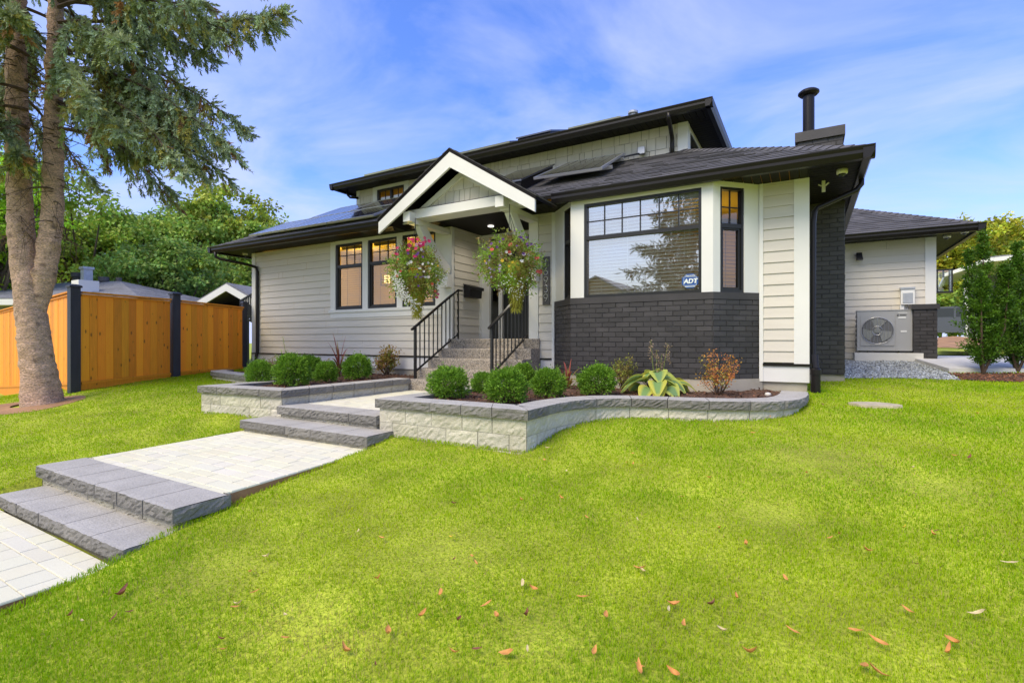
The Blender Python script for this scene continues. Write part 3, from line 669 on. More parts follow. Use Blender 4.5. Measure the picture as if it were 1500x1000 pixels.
wbox(b, F, U(-9.13), U(-6.28), 3.66, 3.74, -.07, .026); wbox(b, F, U(-9.33), U(-6.10), 2.14, 2.2, -.07, .05); wbox(b, F, U(-9.29), U(-6.122), 2.02, 2.14, -.03, .028)
b.build('window_casing', M['trim'], house)
for f_, u0, u1, za, zb, o0 in ((F, 0, U(-6.0), .94, 1.185, -.05), (F, U(-3.98), U(-3.76), .94, 1.185, -.05), (F, U(-.526), U(.026), .95, 1.165, -.14), (G, 0, 2.31, 1.12, 1.24, -.05)): piece('base_board', 'base_board', house, wbox, f_, u0, u1, za, zb, o0, .012)
for u0, u1, za, zb, o0 in ((-.01, U(-6.12), 1.187, 1.21, -.02), (U(-3.98), U(-3.76), 1.187, 1.21, -.02), (U(-.53), U(.06), 1.167, 1.2, -.14)): piece('drip_flashing', 'gutter', house, wbox, F, u0, u1, za, zb, o0, .035)
b = MB(); wbox(b, F, .02, U(-5.95), .4, .94, -.3, -.02); wbox(b, F, U(-4.0), U(-3.74), .4, .94, -.3, -.02); wbox(b, F, U(-.6), U(-.0), .4, .95, -.3, -.03)
for p, q in (((-3.72, 7.8), (-3.19, 7.28)), ((-3.19, 7.28), (-1.1, 7.28)), ((-1.1, 7.28), (-.526, 7.8))): fr = frame2(p, q); wbox(b, fr, 0, fr[3], .4, .985, -.25, -.012)
b.build('foundation', M['concrete'], house)
for q in ((-.3, -.03, 7.85, 13.45, .3, 1.2), (-.02, 2.28, 13.52, 13.8, .5, 1.14), (-12.18, -11.9, 7.9, 20, .2, 1.2)): piece('foundation', 'concrete', house, lambda b, q: b.box(*q), q)
# brick bay
BAY = [(-3.715, 7.8), (-3.19, 7.28), (-1.1, 7.28), (-.574, 7.8)]
b = MB()
for i in range(3): bricks(b, BAY[i], BAY[i+1], .985, 2.075, 20+i, phase=i % 2)
bay = b.build('bay_window', M['brick'], house)
def ring(b, chain, z0, z1, o1, o0):
    P, Mv = offsets(chain)
    for i in range(len(P)-1):
        q = [P[i]+Mv[i]*o1, P[i+1]+Mv[i+1]*o1, P[i+1]+Mv[i+1]*o0, P[i]+Mv[i]*o0]
        b.hexa([(v.x, v.y, z0) for v in q]+[(v.x, v.y, z1) for v in q])
b = MB(); ring(b, BAY, 2.077, 2.172, .012, -.3); b.build('sill_cap', M['brick'], bay)
bt = MB()
for p, q, spans, w in ((BAY[1], BAY[2], [(0, .22), (1.94, 2.09)], (.22, 1.94)), (BAY[2], BAY[3], [(0, .112), (.494, .74)], (.112, .494)), (BAY[0], BAY[1], [(0, .43), (.725, .739)], (.43, .725))):
    fr = frame2(p, q)
    for a, c in spans: wbox(bt, fr, a, c, 2.174, 3.7, -.08, .0)
    wbox(bt, fr, w[0], w[1], 3.61, 3.7, -.08, .0)
bt.build('bay_casing', M['trim'], bay)
fr = frame2(BAY[1], BAY[2]); window(bay, wp(fr, .22, 0, 0)[:2], wp(fr, 1.94, 0, 0)[:2], 2.174, 3.61, 3.085, 6, 2, 'glass_bay', fw=.04, sash=0, setb=.02, label='wide front pane reflecting sky and a spruce')
fr = frame2(BAY[2], BAY[3]); window(bay, wp(fr, .112, 0, 0)[:2], wp(fr, .494, 0, 0)[:2], 2.174, 3.61, 3.085, 2, 2, 'glass', fw=.035, setb=.02)
fr = frame2(BAY[0], BAY[1]); window(bay, wp(fr, .43, 0, 0)[:2], wp(fr, .725, 0, 0)[:2], 2.174, 3.61, 3.085, 2, 2, 'glass', fw=.03, setb=.02)
for a, c in ((-9.13, -8.28), (-8.12, -7.29), (-7.14, -6.28)): window(house, (a, 7.8), (c, 7.8), 2.2, 3.66, 3.17, 3, 2, 'glass')
# entry: door, side light, ceiling
e = MB(); D = frame2((-5.88, 8.8), (-4.2, 8.8))
for a, c in ((0, .205), (.43, .515), (1.43, 1.68)): wbox(e, D, a, c, 1.55, 3.75, -.1, .02)
wbox(e, D, .205, .43, 3.62, 3.75, -.1, .02); wbox(e, D, .515, 1.43, 3.62, 3.75, -.1, .02)
dr = e.build('door_surround', M['trim'], house)
e = MB(); wbox(e, D, .515, 1.43, 1.57, 3.62, -.07, -.03); 
for k in range(2):
    for z0, z1 in ((1.72, 2.3), (2.42, 3.45)): wbox(e, D, .6+k*.4, .93+k*.4, z0, z1, -.03, -.022)
fd = e.build('front_door', M['door'], house)
e = MB(); e.tube([(-5.3, 8.75, 2.45), (-5.3, 8.75, 2.75)], .012, 8); e.build('handle', M['galv'], fd)
e = MB(); wbox(e, D, .205, .43, 1.55, 3.62, -.06, -.05); e.build('side_light', M['glass_dark'], house)
e = MB(); wbox(e, D, .2, .44, 1.5, 3.7, -.4, -.38); e.build('entry_wall', M['siding'], house); e = MB(); e.box(-4.2, -4.03, 7.85, 8.9, 1.5, 3.75); e.build('entry_wall', M['siding'], house)
# soffits in narrow boards
b = MB()
def strips_x(x0, x1, y0, y1, zf, w=.112):
    n = max(1, round((x1-x0)/w))
    for k in range(n):
        a, c = x0+(x1-x0)*k/n+.004, x0+(x1-x0)*(k+1)/n-.004; z = zf((a+c)/2); b.box(a, c, y0, y1, z, z+.02)
def strips_y(x0, x1, y0, y1, z, w=.112):
    n = max(1, round((y1-y0)/w))
    for k in range(n): b.box(x0, x1, y0+(y1-y0)*k/n+.004, y0+(y1-y0)*(k+1)/n-.004, z, z+.02)
strips_x(XL, -6.1, EY, 7.82, soff); strips_x(-3.86, .02, EY, 7.82, soff); strips_y(.02, EX, EY, 13.4, soff(EX)); strips_y(XL, -12.2, 7.82, 20, soff(XL))
b.box(-6.1, -3.86, 7.1, 8.9, 3.7, 3.72); strips_x(.6, 2.85, 12.95, 13.52, lambda x: 3.67); strips_y(2.29, 2.85, 13.52, 20, 3.67)
strips_x(-10.95, -1.5, 9.3, 9.82, lambda x: 5.6); strips_y(-1.94, -1.5, 9.82, 15.9, 5.6); strips_y(-10.95, -10.6, 9.82, 15.9, 5.6)
# boards closing the gap above the soffits
b.box(XL, EX, EY+.01, EY+.03, 3.76, 3.79); b.box(-10.9, -1.55, 9.31, 9.33, 5.6, 5.7)
b.build('soffit', M['soffit'], house)
# roofs
zl, zr = ez(XL), ez(EX); hp = 2.6
b = MB()
roof_face(b, (XL, EY, zl), (EX, EY, zr), (XL+hp, EY+hp, zl+hp/2), (EX-hp, EY+hp, zr+hp/2), 31)
roof_face(b, (EX, EY, zr), (EX, 16, zr), (EX-hp, EY+hp, zr+hp/2), (EX-hp, 16, zr+hp/2), 32)
roof_face(b, (XL, 20, zl), (XL, EY, zl), (XL+hp, 20, zl+hp/2), (XL+hp, EY+hp, zl+hp/2), 33, tab=.6)
hip_caps(b, (EX, EY, zr), (EX-hp, EY+hp, zr+hp/2), 34); hip_caps(b, (XL, EY, zl), (XL+hp, EY+hp, zl+hp/2), 35)
roof_face(b, (-2.0, 12.95, 3.775), (2.85, 12.95, 3.775), (-2.0, 16.85, 5.725), (-1.05, 16.85, 5.725), 36)
roof_face(b, (2.85, 12.95, 3.775), (2.85, 21, 3.775), (-1.05, 16.85, 5.725), (-1.05, 21, 5.725), 37, tab=.6); hip_caps(b, (2.85, 12.95, 3.775), (-1.05, 16.85, 5.725), 38)
b.build('main_roof', M['roof'], house)
b = MB(); u0, u1, uz = -10.95, -1.5, 5.70
roof_face(b, (u0, 9.3, uz), (u1, 9.3, uz), (u0+3.3, 12.6, uz+1.2), (u1-3.3, 12.6, uz+1.2), 41)
roof_face(b, (u1, 9.3, uz), (u1, 15.9, uz), (u1-3.3, 12.6, uz+1.2), (u1-3.3, 12.6, uz+1.2), 42); roof_face(b, (u0, 15.9, uz), (u0, 9.3, uz), (u0+3.3, 12.6, uz+1.2), (u0+3.3, 12.6, uz+1.2), 43, tab=.6)
roof_face(b, (u1, 15.9, uz), (u0, 15.9, uz), (u1-3.3, 12.6, uz+1.2), (u0+3.3, 12.6, uz+1.2), 44, tab=.6)
hip_caps(b, (u1, 9.3, uz), (u1-3.3, 12.6, uz+1.2), 45)
b.build('upper_roof', M['roof'], house)
b = MB()
gutter(b, (XL-.1, EY, zl), (-6.5, EY, ez(-6.5))); gutter(b, (-3.45, EY, ez(-3.45)), (EX+.1, EY, zr)); gutter(b, (EX, EY-.1, zr), (EX, 12.95, zr)); gutter(b, (XL, 20, zl), (XL, EY-.1, zl))
gutter(b, (.68, 12.95, 3.775), (2.95, 12.95, 3.775)); gutter(b, (2.85, 12.85, 3.775), (2.85, 20, 3.775))
gutter(b, (u0-.1, 9.3, uz), (u1+.1, 9.3, uz)); gutter(b, (u1, 9.2, uz), (u1, 15.9, uz)); gutter(b, (u0, 15.9, uz), (u0, 9.2, uz))
b.build('gutter', M['gutter'], house)
# upper storey
b = MB(); shingle_wall(b, (-10.52, 9.8), (-2.1, 9.8), 5.0, 5.6, 51, openings=[(.5, 1.75, 4.9, 5.58)], zref=4.94)
shingle_wall(b, (-1.94, 9.9), (-1.94, 15.8), 4.6, 5.6, 52, openings=[(.12, 1.2, 4.9, 5.5)]); shingle_wall(b, (-10.62, 15.8), (-10.62, 9.95), 4.4, 5.6, 53)
b.build('upper_wall', M['shingle'], house)
b = MB(); Q = frame2((-10.64, 9.8), (-1.92, 9.8)); V_ = lambda x: x+10.64
wbox(b, Q, 0, .12, 4.5, 5.6, -.12, .024); wbox(b, Q, V_(-2.1), V_(-1.92), 4.5, 5.6, -.16, .024); wbox(b, Q, V_(-10.02), V_(-9.87), 4.8, 5.6, -.07, .026); wbox(b, Q, V_(-8.92), V_(-8.77), 4.8, 5.6, -.07, .026); wbox(b, Q, V_(-9.87), V_(-8.92), 5.52, 5.6, -.07, .026)
b.build('upper_casing', M['trim'], house); b = MB(); R_ = frame2((-1.94, 9.9), (-1.94, 15.8)); wbox(b, R_, .06, .12, 5.0, 5.53, -.07, .02); b.build('upper_casing', M['trim'], house); b = MB(); wbox(b, R_, .12, 1.2, 5.48, 5.53, -.07, .02)
b.build('upper_casing', M['trim'], house)
window(house, (-9.87, 9.8), (-8.92, 9.8), 4.7, 5.52, side_by_side=True, label='small upper window with a pale half curtain')
window(house, (-1.94, 10.02), (-1.94, 11.1), 4.9, 5.48)
# entry gable
gb = MB(); ax, az, yf = -4.965, 4.60, 6.5
for s, xe in ((-1, -6.55), (1, -3.40)):
    ze = 3.645 if s < 0 else 3.615; yb = EY+.02
    top = [(ax, yf, az), (xe, yf, ze), (xe, yb, ze), (ax, 8.75, az)]; bot = [(x, y, z-.05) for x, y, z in top]
    gb.poly(bot); 
    for i in range(4): j = (i+1) % 4; gb.poly([top[i], top[j], bot[j], bot[i]])
gable = gb.build('entry_gable', M['soffit'], house)
gb = MB()
for s, xe in ((-1, -6.56), (1, -3.39)):
    ze = (3.645 if s < 0 else 3.615)-.006
    roof_face(gb, (xe, yf-.012, ze+.006), (xe, EY, ze+.006), (ax, yf-.012, az+.004), (ax, 8.75, az+.004), 61+s)
gb.build('gable_roof', M['roof'], gable)
gb = MB()
for s, xe in ((-1, -6.53), (1, -3.42)):
    zt, zb = (3.6, 3.4) if s < 0 else (3.57, 3.385)
    P = [(ax, az-.055), (xe, zt), (xe, zb), (ax, 4.30)]
    A = [(x, yf+.005, z) for x, z in P]; Bk = [(x, yf+.045, z) for x, z in P]; gb.hexa(A+Bk)
    # inner rake trim against the shingles
    P = [(ax, 4.34), (ax+s*1.3, 3.6), (ax+s*1.12, 3.6), (ax, 4.235)]; gb.hexa([(x, 6.83, z) for x, z in P]+[(x, 6.87, z) for x, z in P])
gb.build('fascia_board', M['trim'], gable)
gb = MB(); shingle_wall(gb, (-6.3, 6.875), (-3.65, 6.875), 3.8, 4.36, 63, planes=[(.56, -1, 3.62), (-.56, -1, 5.1)], zref=3.8); gb.build('gable_shingles', M['shingle'], gable)
gb = MB(); gb.box(-6.06, -3.84, 6.75, 7.1, 3.64, 3.795); gb.build('beam', M['trim'], gable)
gb = MB(); gb.box(-6.06, -3.84, 6.78, 6.9, 3.797, 3.815); gb.build('beam_flashing', M['gutter'], gable)
for x in (-5.965, -4.085):
    gb = MB(); gb.box(x-.075, x+.075, 6.6, 6.748, 3.57, 3.735); gb.box(x-.075, x+.075, 6.75, 7.74, 3.55, 3.638)
    P = []
    for k in range(9):
        t = k/8; y = 6.86+.86*t; z = 3.55-.78*(t**1.0)-.07*math.sin(PI*t); P.append((y, z))
    for (ya, za), (yb, zb) in zip(P[:-1], P[1:]):
        gb.hexa([(x-.06, ya, za-.02), (x+.06, ya, za-.02), (x+.06, yb, zb-.02), (x-.06, yb, zb-.02), (x-.06, ya+.13, za+.1), (x+.06, ya+.13, za+.1), (x+.06, min(yb+.13, 7.76), zb+.1), (x-.06, min(yb+.13, 7.76), zb+.1)])
    gb.box(x-.085, x+.085, 7.64, 7.77, 2.55, 2.78); gb.box(x-.1, x+.1, 7.62, 7.77, 2.53, 2.57)
    gb.build('bracket', M['trim'], gable)
gb = MB(); gb.lathe((-5.2, 8.1, 3.685), [(.055, 0), (.055, .012)], 16); gb.build('ceiling_light', M['porch_lamp'], house)
l = bpy.data.lights.new('porch_downlight', 'SPOT'); l.energy = 16; l.spot_size = 2.6; l.spot_blend = .8; l.color = (1, .9, .74); l.shadow_soft_size = .05; lo = bpy.data.objects.new('porch_downlight', l); COL.objects.link(lo); lo.location = (-5.2, 8.1, 3.66)
# chimney
b = MB(); bricks(b, (-.01, 9.3), (.5, 9.3), .985, 3.85, 71); bricks(b, (.5, 9.3), (.5, 9.95), .985, 3.85, 72)
bricks(b, (-.135, 9.302), (.475, 9.302), 3.7, 4.68, 73); bricks(b, (.475, 9.302), (.475, 9.95), 3.7, 4.68, 74); b.box(-.13, .42, 9.36, 9.95, 3.7, 4.68); bricks(b, (-.135, 9.95), (-.135, 9.302), 4.0, 4.68, 75)
b.box(-.17, .505, 9.26, 10.0, 4.68, 4.83)
ch = b.build('chimney', M['brick'], house)
b = MB(); b.lathe((.02, 9.62, 4.83), [(.095, 0), (.085, .02), (.085, .69), (.125, .7), (.155, .73), (.155, .755), (.12, .785), (.03, .8)], 20); b.build('flue_pipe', M['gutter'], ch, smooth=False)
b = MB(); b.box(0, .5, 9.34, 9.95, .3, .98); b.build('chimney_base', M['concrete'], ch)
# downspouts
def downspout(path, r=.036):
    b = MB(); b.tube(path, r, 10); return b.build('downspout', M['gutter'], house, smooth=True)
downspout([(-12.7, 7.12, 3.72), (-12.7, 7.13, 3.6), (-12.62, 7.2, 3.55), (-12.1, 7.62, 3.42), (-11.97, 7.735, 3.36), (-11.95, 7.745, 3.25), (-11.95, 7.745, 1.25), (-11.96, 7.72, 1.12), (-11.96, 7.7, .85)])
downspout([(.62, 8.1, 3.67), (.62, 8.1, 3.58), (.56, 8.08, 3.5), (.12, 7.95, 3.3), (.085, 7.93, 3.24), (.07, 7.92, 3.1), (.07, 7.92, 1.25), (.1, 7.88, 1.12)], .034)
downspout([(-2.15, 9.25, 5.6), (-2.15, 9.27, 5.5), (-2.18, 9.55, 5.42), (-2.2, 9.75, 5.34), (-2.2, 9.76, 5.2), (-2.2, 9.76, 4.95)], .04)
downspout([(-10.8, 9.6, 5.6), (-10.8, 9.62, 5.48), (-10.76, 9.66, 5.42), (-10.55, 9.76, 5.4)], .03)
# rooms behind the windows
def room(x0, x1, y0, y1, z0, z1, lights, holes=True):
    b = MB(); b.box(x0-.05, x0, y0, y1, z0, z1); b.box(x1, x1+.05, y0, y1, z0, z1); b.box(x0, x1, y1, y1+.05, z0, z1); b.box(x0-.05, x1+.05, y0, y1+.05, z1, z1+.05)
    o = b.build('interior_wall', M['wall_in'], house)
    b = MB(); b.box(x0-.05, x1+.05, y0, y1+.05, z0-.05, z0); b.build('interior_floor', M['floor_in'], o)
    for (x, y, z, e) in lights:
        l = bpy.data.lights.new('room_lamp', 'POINT'); l.energy = e; l.color = (1, .7, .2); l.shadow_soft_size = .12; lo = bpy.data.objects.new('room_lamp', l); COL.objects.link(lo); lo.location = (x, y, z)
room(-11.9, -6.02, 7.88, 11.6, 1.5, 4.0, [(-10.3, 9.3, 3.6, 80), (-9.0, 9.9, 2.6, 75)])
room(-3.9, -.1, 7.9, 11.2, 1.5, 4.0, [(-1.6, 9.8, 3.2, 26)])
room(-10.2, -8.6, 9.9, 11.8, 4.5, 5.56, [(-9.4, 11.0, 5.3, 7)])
b = MB(); pass
for q in ((-12.1, 2.2, 20, 20.1, .5, 3.8), (-10.6, -1.95, 15.8, 15.9, 3.5, 5.6)): piece('back_wall', 'siding', house, lambda b, q: b.box(*q), q)
b = MB(); b.box(-10.2, -8.6, 9.86, 9.87, 4.4, 5.32); b.build('half_curtain', M['blind'], house)
blind((-2.93, 7.28), (-1.29, 7.28), 2.2, 3.58, -.13, 'wide white slatted blind behind the big bay pane', .051, .95)
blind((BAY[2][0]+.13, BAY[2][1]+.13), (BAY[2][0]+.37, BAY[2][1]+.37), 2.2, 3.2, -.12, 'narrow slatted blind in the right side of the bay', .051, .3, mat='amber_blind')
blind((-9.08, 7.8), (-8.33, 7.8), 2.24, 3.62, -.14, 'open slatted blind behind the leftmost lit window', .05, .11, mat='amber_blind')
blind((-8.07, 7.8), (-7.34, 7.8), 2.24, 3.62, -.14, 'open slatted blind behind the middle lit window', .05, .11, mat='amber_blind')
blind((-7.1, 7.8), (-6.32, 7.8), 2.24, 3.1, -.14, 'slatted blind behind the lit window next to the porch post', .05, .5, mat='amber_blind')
t = thing('pendant_lamp', 'small lit lantern hanging behind the middle lit window', 'lamp', (-9.33, 9.6, 2.95))
b = MB(); b.box(-9.38, -9.28, 9.55, 9.65, 3.0, 3.2); b.build('lantern_glass', M['lamp'], t); b = MB(); b.bar((-9.33, 9.6, 3.22), (-9.33, 9.6, 4.0), .012, .012)
for dx in (-.105, .105):
    for dy in (-.105, .105): b.bar((-9.33+dx, 9.6+dy, 2.93), (-9.33+dx, 9.6+dy, 3.25), .014, .014)
for z in (2.93, 3.08, 3.24): b.box(-9.445, -9.215, 9.485, 9.495, z-.007, z+.007)
b.build('lantern_cage', M['black'], t)
b = MB(); b.lathe((-10.3, 9.3, 3.92), [(.08, 0), (.09, .03), (.06, .07)], 18); tag(b.build('ceiling_lamp', M['lamp']), 'round lit ceiling lamp behind the leftmost of the three windows', 'lamp')
b = MB()
for k in range(26): z = 2.0+k*.048; b.box(-9.4, -8.2, 11.48, 11.55, z, z+.03)
pass; b.build('interior_shutter', M['charcoal'], house)

# ------------------------------------------------------------------ entry steps, railings and things on the walls
t = thing('entry_steps', 'exposed aggregate concrete steps climbing to the front door', 'steps', (-4.96, 7.2, .67))
ST = [(6.55, .857), (6.85, 1.03), (7.15, 1.203), (7.45, 1.376), (7.74, 1.55)]
z0 = .6
for k, (y, z) in enumerate(ST):
    b = MB(); x0, x1 = -5.95, -3.99
    n = 7; lip = .012
    prof = [(y+.01, z0+.001), (y, z-.03), (y+.004, z-.012), (y+.016, z)]; yb = 8.78 if k == 4 else 7.9
    for i in range(3):
        (ya, za), (yc, zc) = prof[i], prof[i+1]; b.poly([(x0, ya, za), (x1, ya, za), (x1, yc, zc), (x0, yc, zc)])
    b.poly([(x0, prof[3][0], z), (x1, prof[3][0], z), (x1, yb, z), (x0, yb, z)])
    for x in (x0, x1): b.poly([(x, *q) for q in prof]+[(x, yb, z), (x, yb, z0+.001)])
    b.build('step', M['aggregate'], t); z0 = z
def railing(x, label, post0=(6.73, .857, 1.745), post1=(7.96, 1.55, 2.49)):
    t = thing('hand_railing', label, 'railing', (x, post0[0], post0[1]), 'black railings beside the entry steps')
    (ya, za, ha), (yb, zb, hb) = post0, post1; sl = (hb-ha)/(yb-ya)
    for y, z, h in ((ya, za, ha), (yb, zb, hb)):
        b = MB(); b.box(x-.02, x+.02, y-.02, y+.02, z, h); b.build('post', M['black'], t)
    b = MB(); b.bar((x, ya-.09, ha-.09*sl+.012), (x, yb+.0, hb+.012), .045, .03, (0, 0, 1)); b.bar((x, yb-.01, hb+.008), (x, yb+.14, hb+.008), .045, .03); b.build('handrail', M['black'], t)
    lo = lambda y: za+.12+(y-ya)*(zb+.09-za-.12)/(yb-ya)
    b = MB(); b.bar((x, ya+.02, lo(ya+.02)), (x, yb-.02, lo(yb-.02)), .03, .025); b.build('bottom_rail', M['black'], t)
    n = 10
    for k in range(1, n):
        y = ya+(yb-ya)*k/n; b = MB(); b.box(x-.008, x+.008, y-.008, y+.008, lo(y), ha+(y-ya)*sl); b.build('baluster', M['black'], t)
railing(-5.88, 'black metal railing on the mailbox side of the entry steps'); railing(-4.3, 'black metal railing on the house number side of the entry steps')
t = thing('mailbox', 'black wall mailbox with a sloping lid beside the entry steps', 'mailbox', (-5.8, 8.35, 2.35))
b = MB(); b.hexa([(-5.86, 8.14, 2.37), (-5.72, 8.14, 2.37), (-5.72, 8.56, 2.37), (-5.86, 8.56, 2.37), (-5.86, 8.14, 2.62), (-5.7, 8.14, 2.56), (-5.7, 8.56, 2.56), (-5.86, 8.56, 2.62)]); b.build('box', M['black'], t)
b = MB(); b.hexa([(-5.862, 8.12, 2.625), (-5.68, 8.12, 2.565), (-5.68, 8.58, 2.565), (-5.862, 8.58, 2.625), (-5.862, 8.12, 2.64), (-5.68, 8.12, 2.58), (-5.68, 8.58, 2.58), (-5.862, 8.58, 2.64)]); b.box(-5.69, -5.675, 8.12, 8.58, 2.52, 2.566); b.build('lid', M['black'], t)
t = thing('number_plaque', 'tall dark plaque with house number 16939 in thin silver numerals', 'house number', (-3.86, 7.76, 2.13))
b = MB(); b.box(-3.925, -3.795, 7.755, 7.784, 2.125, 2.95); b.build('slate', M['charcoal'], t)
def arc(cx, cz, r, a0, a1, n=16): return [(cx+r*math.cos(math.radians(a0+(a1-a0)*k/n)), cz+r*math.sin(math.radians(a0+(a1-a0)*k/n))) for k in range(n+1)]
NUM = {'1': [[(0, -.055), (0, .06)]], '6': [arc(0, -.02, .036, 0, 360, 22), [(.022, .066), (-.005, .035), (-.03, .0)]],
       '9': [arc(0, .022, .036, 0, 360, 22), [(-.022+.01, -.064), (.012, -.034), (.031, .005)]], '3': [arc(0, .032, .028, 150, -80, 14), arc(0, -.026, .033, 80, -150, 14)]}
for i, ch_ in enumerate('16939'):
    b = MB(); zc = 2.845-i*.148
    for st in NUM[ch_]: b.tube([(-3.86+x, 7.748, zc+z) for x, z in st], .0048, 6)
    b.build('numeral', M['number'], t)
def text(body, size, loc, mat, parent, name='lettering', shear=0., ext=.001, rot=(PI/2, 0, 0), bold=0., sx=1):
    c = bpy.data.curves.new(name, 'FONT'); c.body = body; c.size = size; c.align_x = 'CENTER'; c.align_y = 'CENTER'; c.extrude = ext; c.shear = shear; c.offset = bold
    o = bpy.data.objects.new(name, c); COL.objects.link(o); dg = bpy.context.evaluated_depsgraph_get(); me = bpy.data.meshes.new_from_object(o.evaluated_get(dg)); bpy.data.objects.remove(o)
    o = bpy.data.objects.new(name, me); me.materials.append(mat); COL.objects.link(o); o.parent = parent; o.location = Vector(loc)-wloc(parent); o.rotation_euler = rot; o.scale = (sx, 1, 1); return o
t = thing('security_sticker', 'blue octagonal security company sticker low in the corner of the big bay pane', 'sticker', (-1.405, 7.31, 2.34))
b = MB(); P = [(math.cos(math.radians(22.5+45*k))*.118, math.sin(math.radians(22.5+45*k))*.108) for k in range(8)]
b.poly([(-1.405+x, 7.306, 2.34+z) for x, z in P]); b.poly([(-1.405+x, 7.309, 2.34+z) for x, z in P][::-1])
for i in range(8): j = (i+1) % 8; b.poly([(-1.405+P[j][0], 7.306, 2.34+P[j][1]), (-1.405+P[i][0], 7.306, 2.34+P[i][1]), (-1.405+P[i][0], 7.309, 2.34+P[i][1]), (-1.405+P[j][0], 7.309, 2.34+P[j][1])])
b.build('octagon', M['blue'], t)
text('ADT', .088, (-1.4, 7.303, 2.335), M['sticker_white'], t, shear=.15, bold=.0035); text('Protected by', .024, (-1.4, 7.303, 2.415), M['sticker_white'], t, bold=.001)
b = MB()
for z in (2.398, 2.277): b.box(-1.48, -1.32, 7.3035, 7.3055, z-.002, z+.002)
for x in (-1.487, -1.322): b.box(x-.002, x+.002, 7.3035, 7.3055, 2.277, 2.398)
b.box(-1.475, -1.335, 7.3035, 7.3055, 2.258, 2.266); b.build('sticker_border', M['sticker_white'], t)
def dome_camera(loc, label):
    t = thing('security_camera', label, 'camera', loc, 'dome cameras under the eaves'); x, y, z = loc
    b = MB(); b.lathe(loc, [(.045, -.055), (.06, -.05), (.065, 0)], 18); b.build('housing', M['cream'], t, smooth=True)
    b = MB(); b.lathe(loc, [(.012, -.09), (.032, -.08), (.044, -.0555)], 16); b.build('lens_dome', M['car_glass'], t, smooth=True)
dome_camera((.38, 7.62, soff(EX)), 'white dome camera under the chimney side eave corner')
dome_camera((2.47, 13.4, 3.67), 'white dome camera under the far wing eave, nearer its wall'); dome_camera((2.66, 13.0, 3.67), 'white dome camera under the far wing eave, nearer its outer corner')
dome_camera((-12.42, 7.72, soff(XL)), 'white dome camera under the eave above the fence end')
b = MB(); b.box(.17, .212, 8.005, 8.04, 3.52, 3.6); b.bar((.13, 8.02, 3.625), (.17, 8.02, 3.6), .02, .012); b.bar((.21, 8.02, 3.6), (.25, 8.0, 3.63), .02, .012); b.box(.17, .21, 8.0, 8.04, 3.6, 3.668)
tag(b.build('motion_sensor', M['cream']), 'small white motion sensor under the dark eave next to the dome camera', 'sensor')
t = thing('wall_light', 'small black downlight high on the pale wing wall', 'wall light', (1.02, 13.42, 3.3)); b = MB(); b.box(.93, 1.03, 13.42, 13.487, 3.34, 3.44); b.build('bracket', M['black'], t); b = MB(); b.hexa([(.93, 13.3, 3.28), (1.05, 13.3, 3.28), (1.05, 13.42, 3.28), (.93, 13.42, 3.28), (.93, 13.36, 3.44), (1.03, 13.36, 3.44), (1.03, 13.42, 3.44), (.93, 13.42, 3.44)]); b.build('shade', M['black'], t)
t = thing('lantern', 'square black wall lantern sticking out past the wing corner', 'wall light', (2.42, 13.7, 2.6))
b = MB(); x0, x1, y0, y1, za, zb = 2.36, 2.6, 13.68, 13.92, 2.55, 2.98
for x in (x0, x1):
    for y in (y0, y1): b.box(x-.011, x+.011, y-.011, y+.011, za, zb)
b.box(x0-.02, x1+.02, y0-.02, y1+.02, zb, zb+.03); b.box(x0-.02, x1+.02, y0-.02, y1+.02, za-.03, za); b.box(2.29, 2.35, 13.75, 13.85, 2.65, 2.9); b.bar((2.48, 13.8, 2.98), (2.48, 13.8, 2.85), .03, .03); b.build('lantern_frame', M['black'], t)
b = MB(); b.box(x0+.004, x1-.004, y0+.004, y1-.004, za+.002, zb-.002); b.build('lantern_glass', M['glass'], t)
# rainwater standpipe by the corner
t = thing('drain_pipe', 'black plastic standpipe in the lawn catching the corner downspout', 'drain pipe', (.09, 7.78, .74))
b = MB(); b.lathe((.095, 7.78, .7), [(.058, 0), (.058, .36), (.066, .362), (.066, .43), (.05, .445)], 20); b.build('pipe', M['gutter'], t); b = MB(); b.tube([(.085, 7.84, 1.32), (.09, 7.82, 1.24), (.1, 7.79, 1.14)], [.045, .045, .04], 10); b.build('elbow', M['gutter'], t)

# ------------------------------------------------------------------ on the roofs
def solar(P, label, group):
    """P: lower left, lower right, upper right, upper left of the panel's top face"""
    P = [Vector(p) for p in P]; n = (P[1]-P[0]).cross(P[3]-P[0]).normalized(); c = sum(P, Vector())/4
    t = thing('solar_panel', label, 'solar panel', tuple(c), group); b = MB(); b.hexa([p-n*.03+(c-p)*.02 for p in P]+[p-n*.004+(c-p)*.02 for p in P])
    for k in range(1, 6): a, d = P[0].lerp(P[1], k/6), P[3].lerp(P[2], k/6); b.bar(a-n*.002, d-n*.002, .008, .003, n, 2.2)
    b.build('cells', M['panel'], t); b = MB()
    for i in range(4): b.bar(P[i]-n*.02, P[(i+1) % 4]-n*.02, .032, .042, n)
    b.build('panel_frame', M['alu'], t); b = MB()
    for k in (.25, .75): a, d = P[0].lerp(P[3], k), P[1].lerp(P[2], k); u = (d-a).normalized(); b.bar(a-n*.075, d-n*.075+u*.08, .04, .06, n)
    b.build('rail', M['alu'], t)
def onroof(x, y, up, front=True): return (x, y, ez(x)+.5*(y-EY)+up)
solar([(-4.27, 8.1, 4.47), (-3.0, 8.1, 4.43), (-3.08, 9.62, 5.19), (-4.25, 9.62, 5.21)], 'tilted solar panel raised on rails above the porch side of the bay roof', 'solar panels')
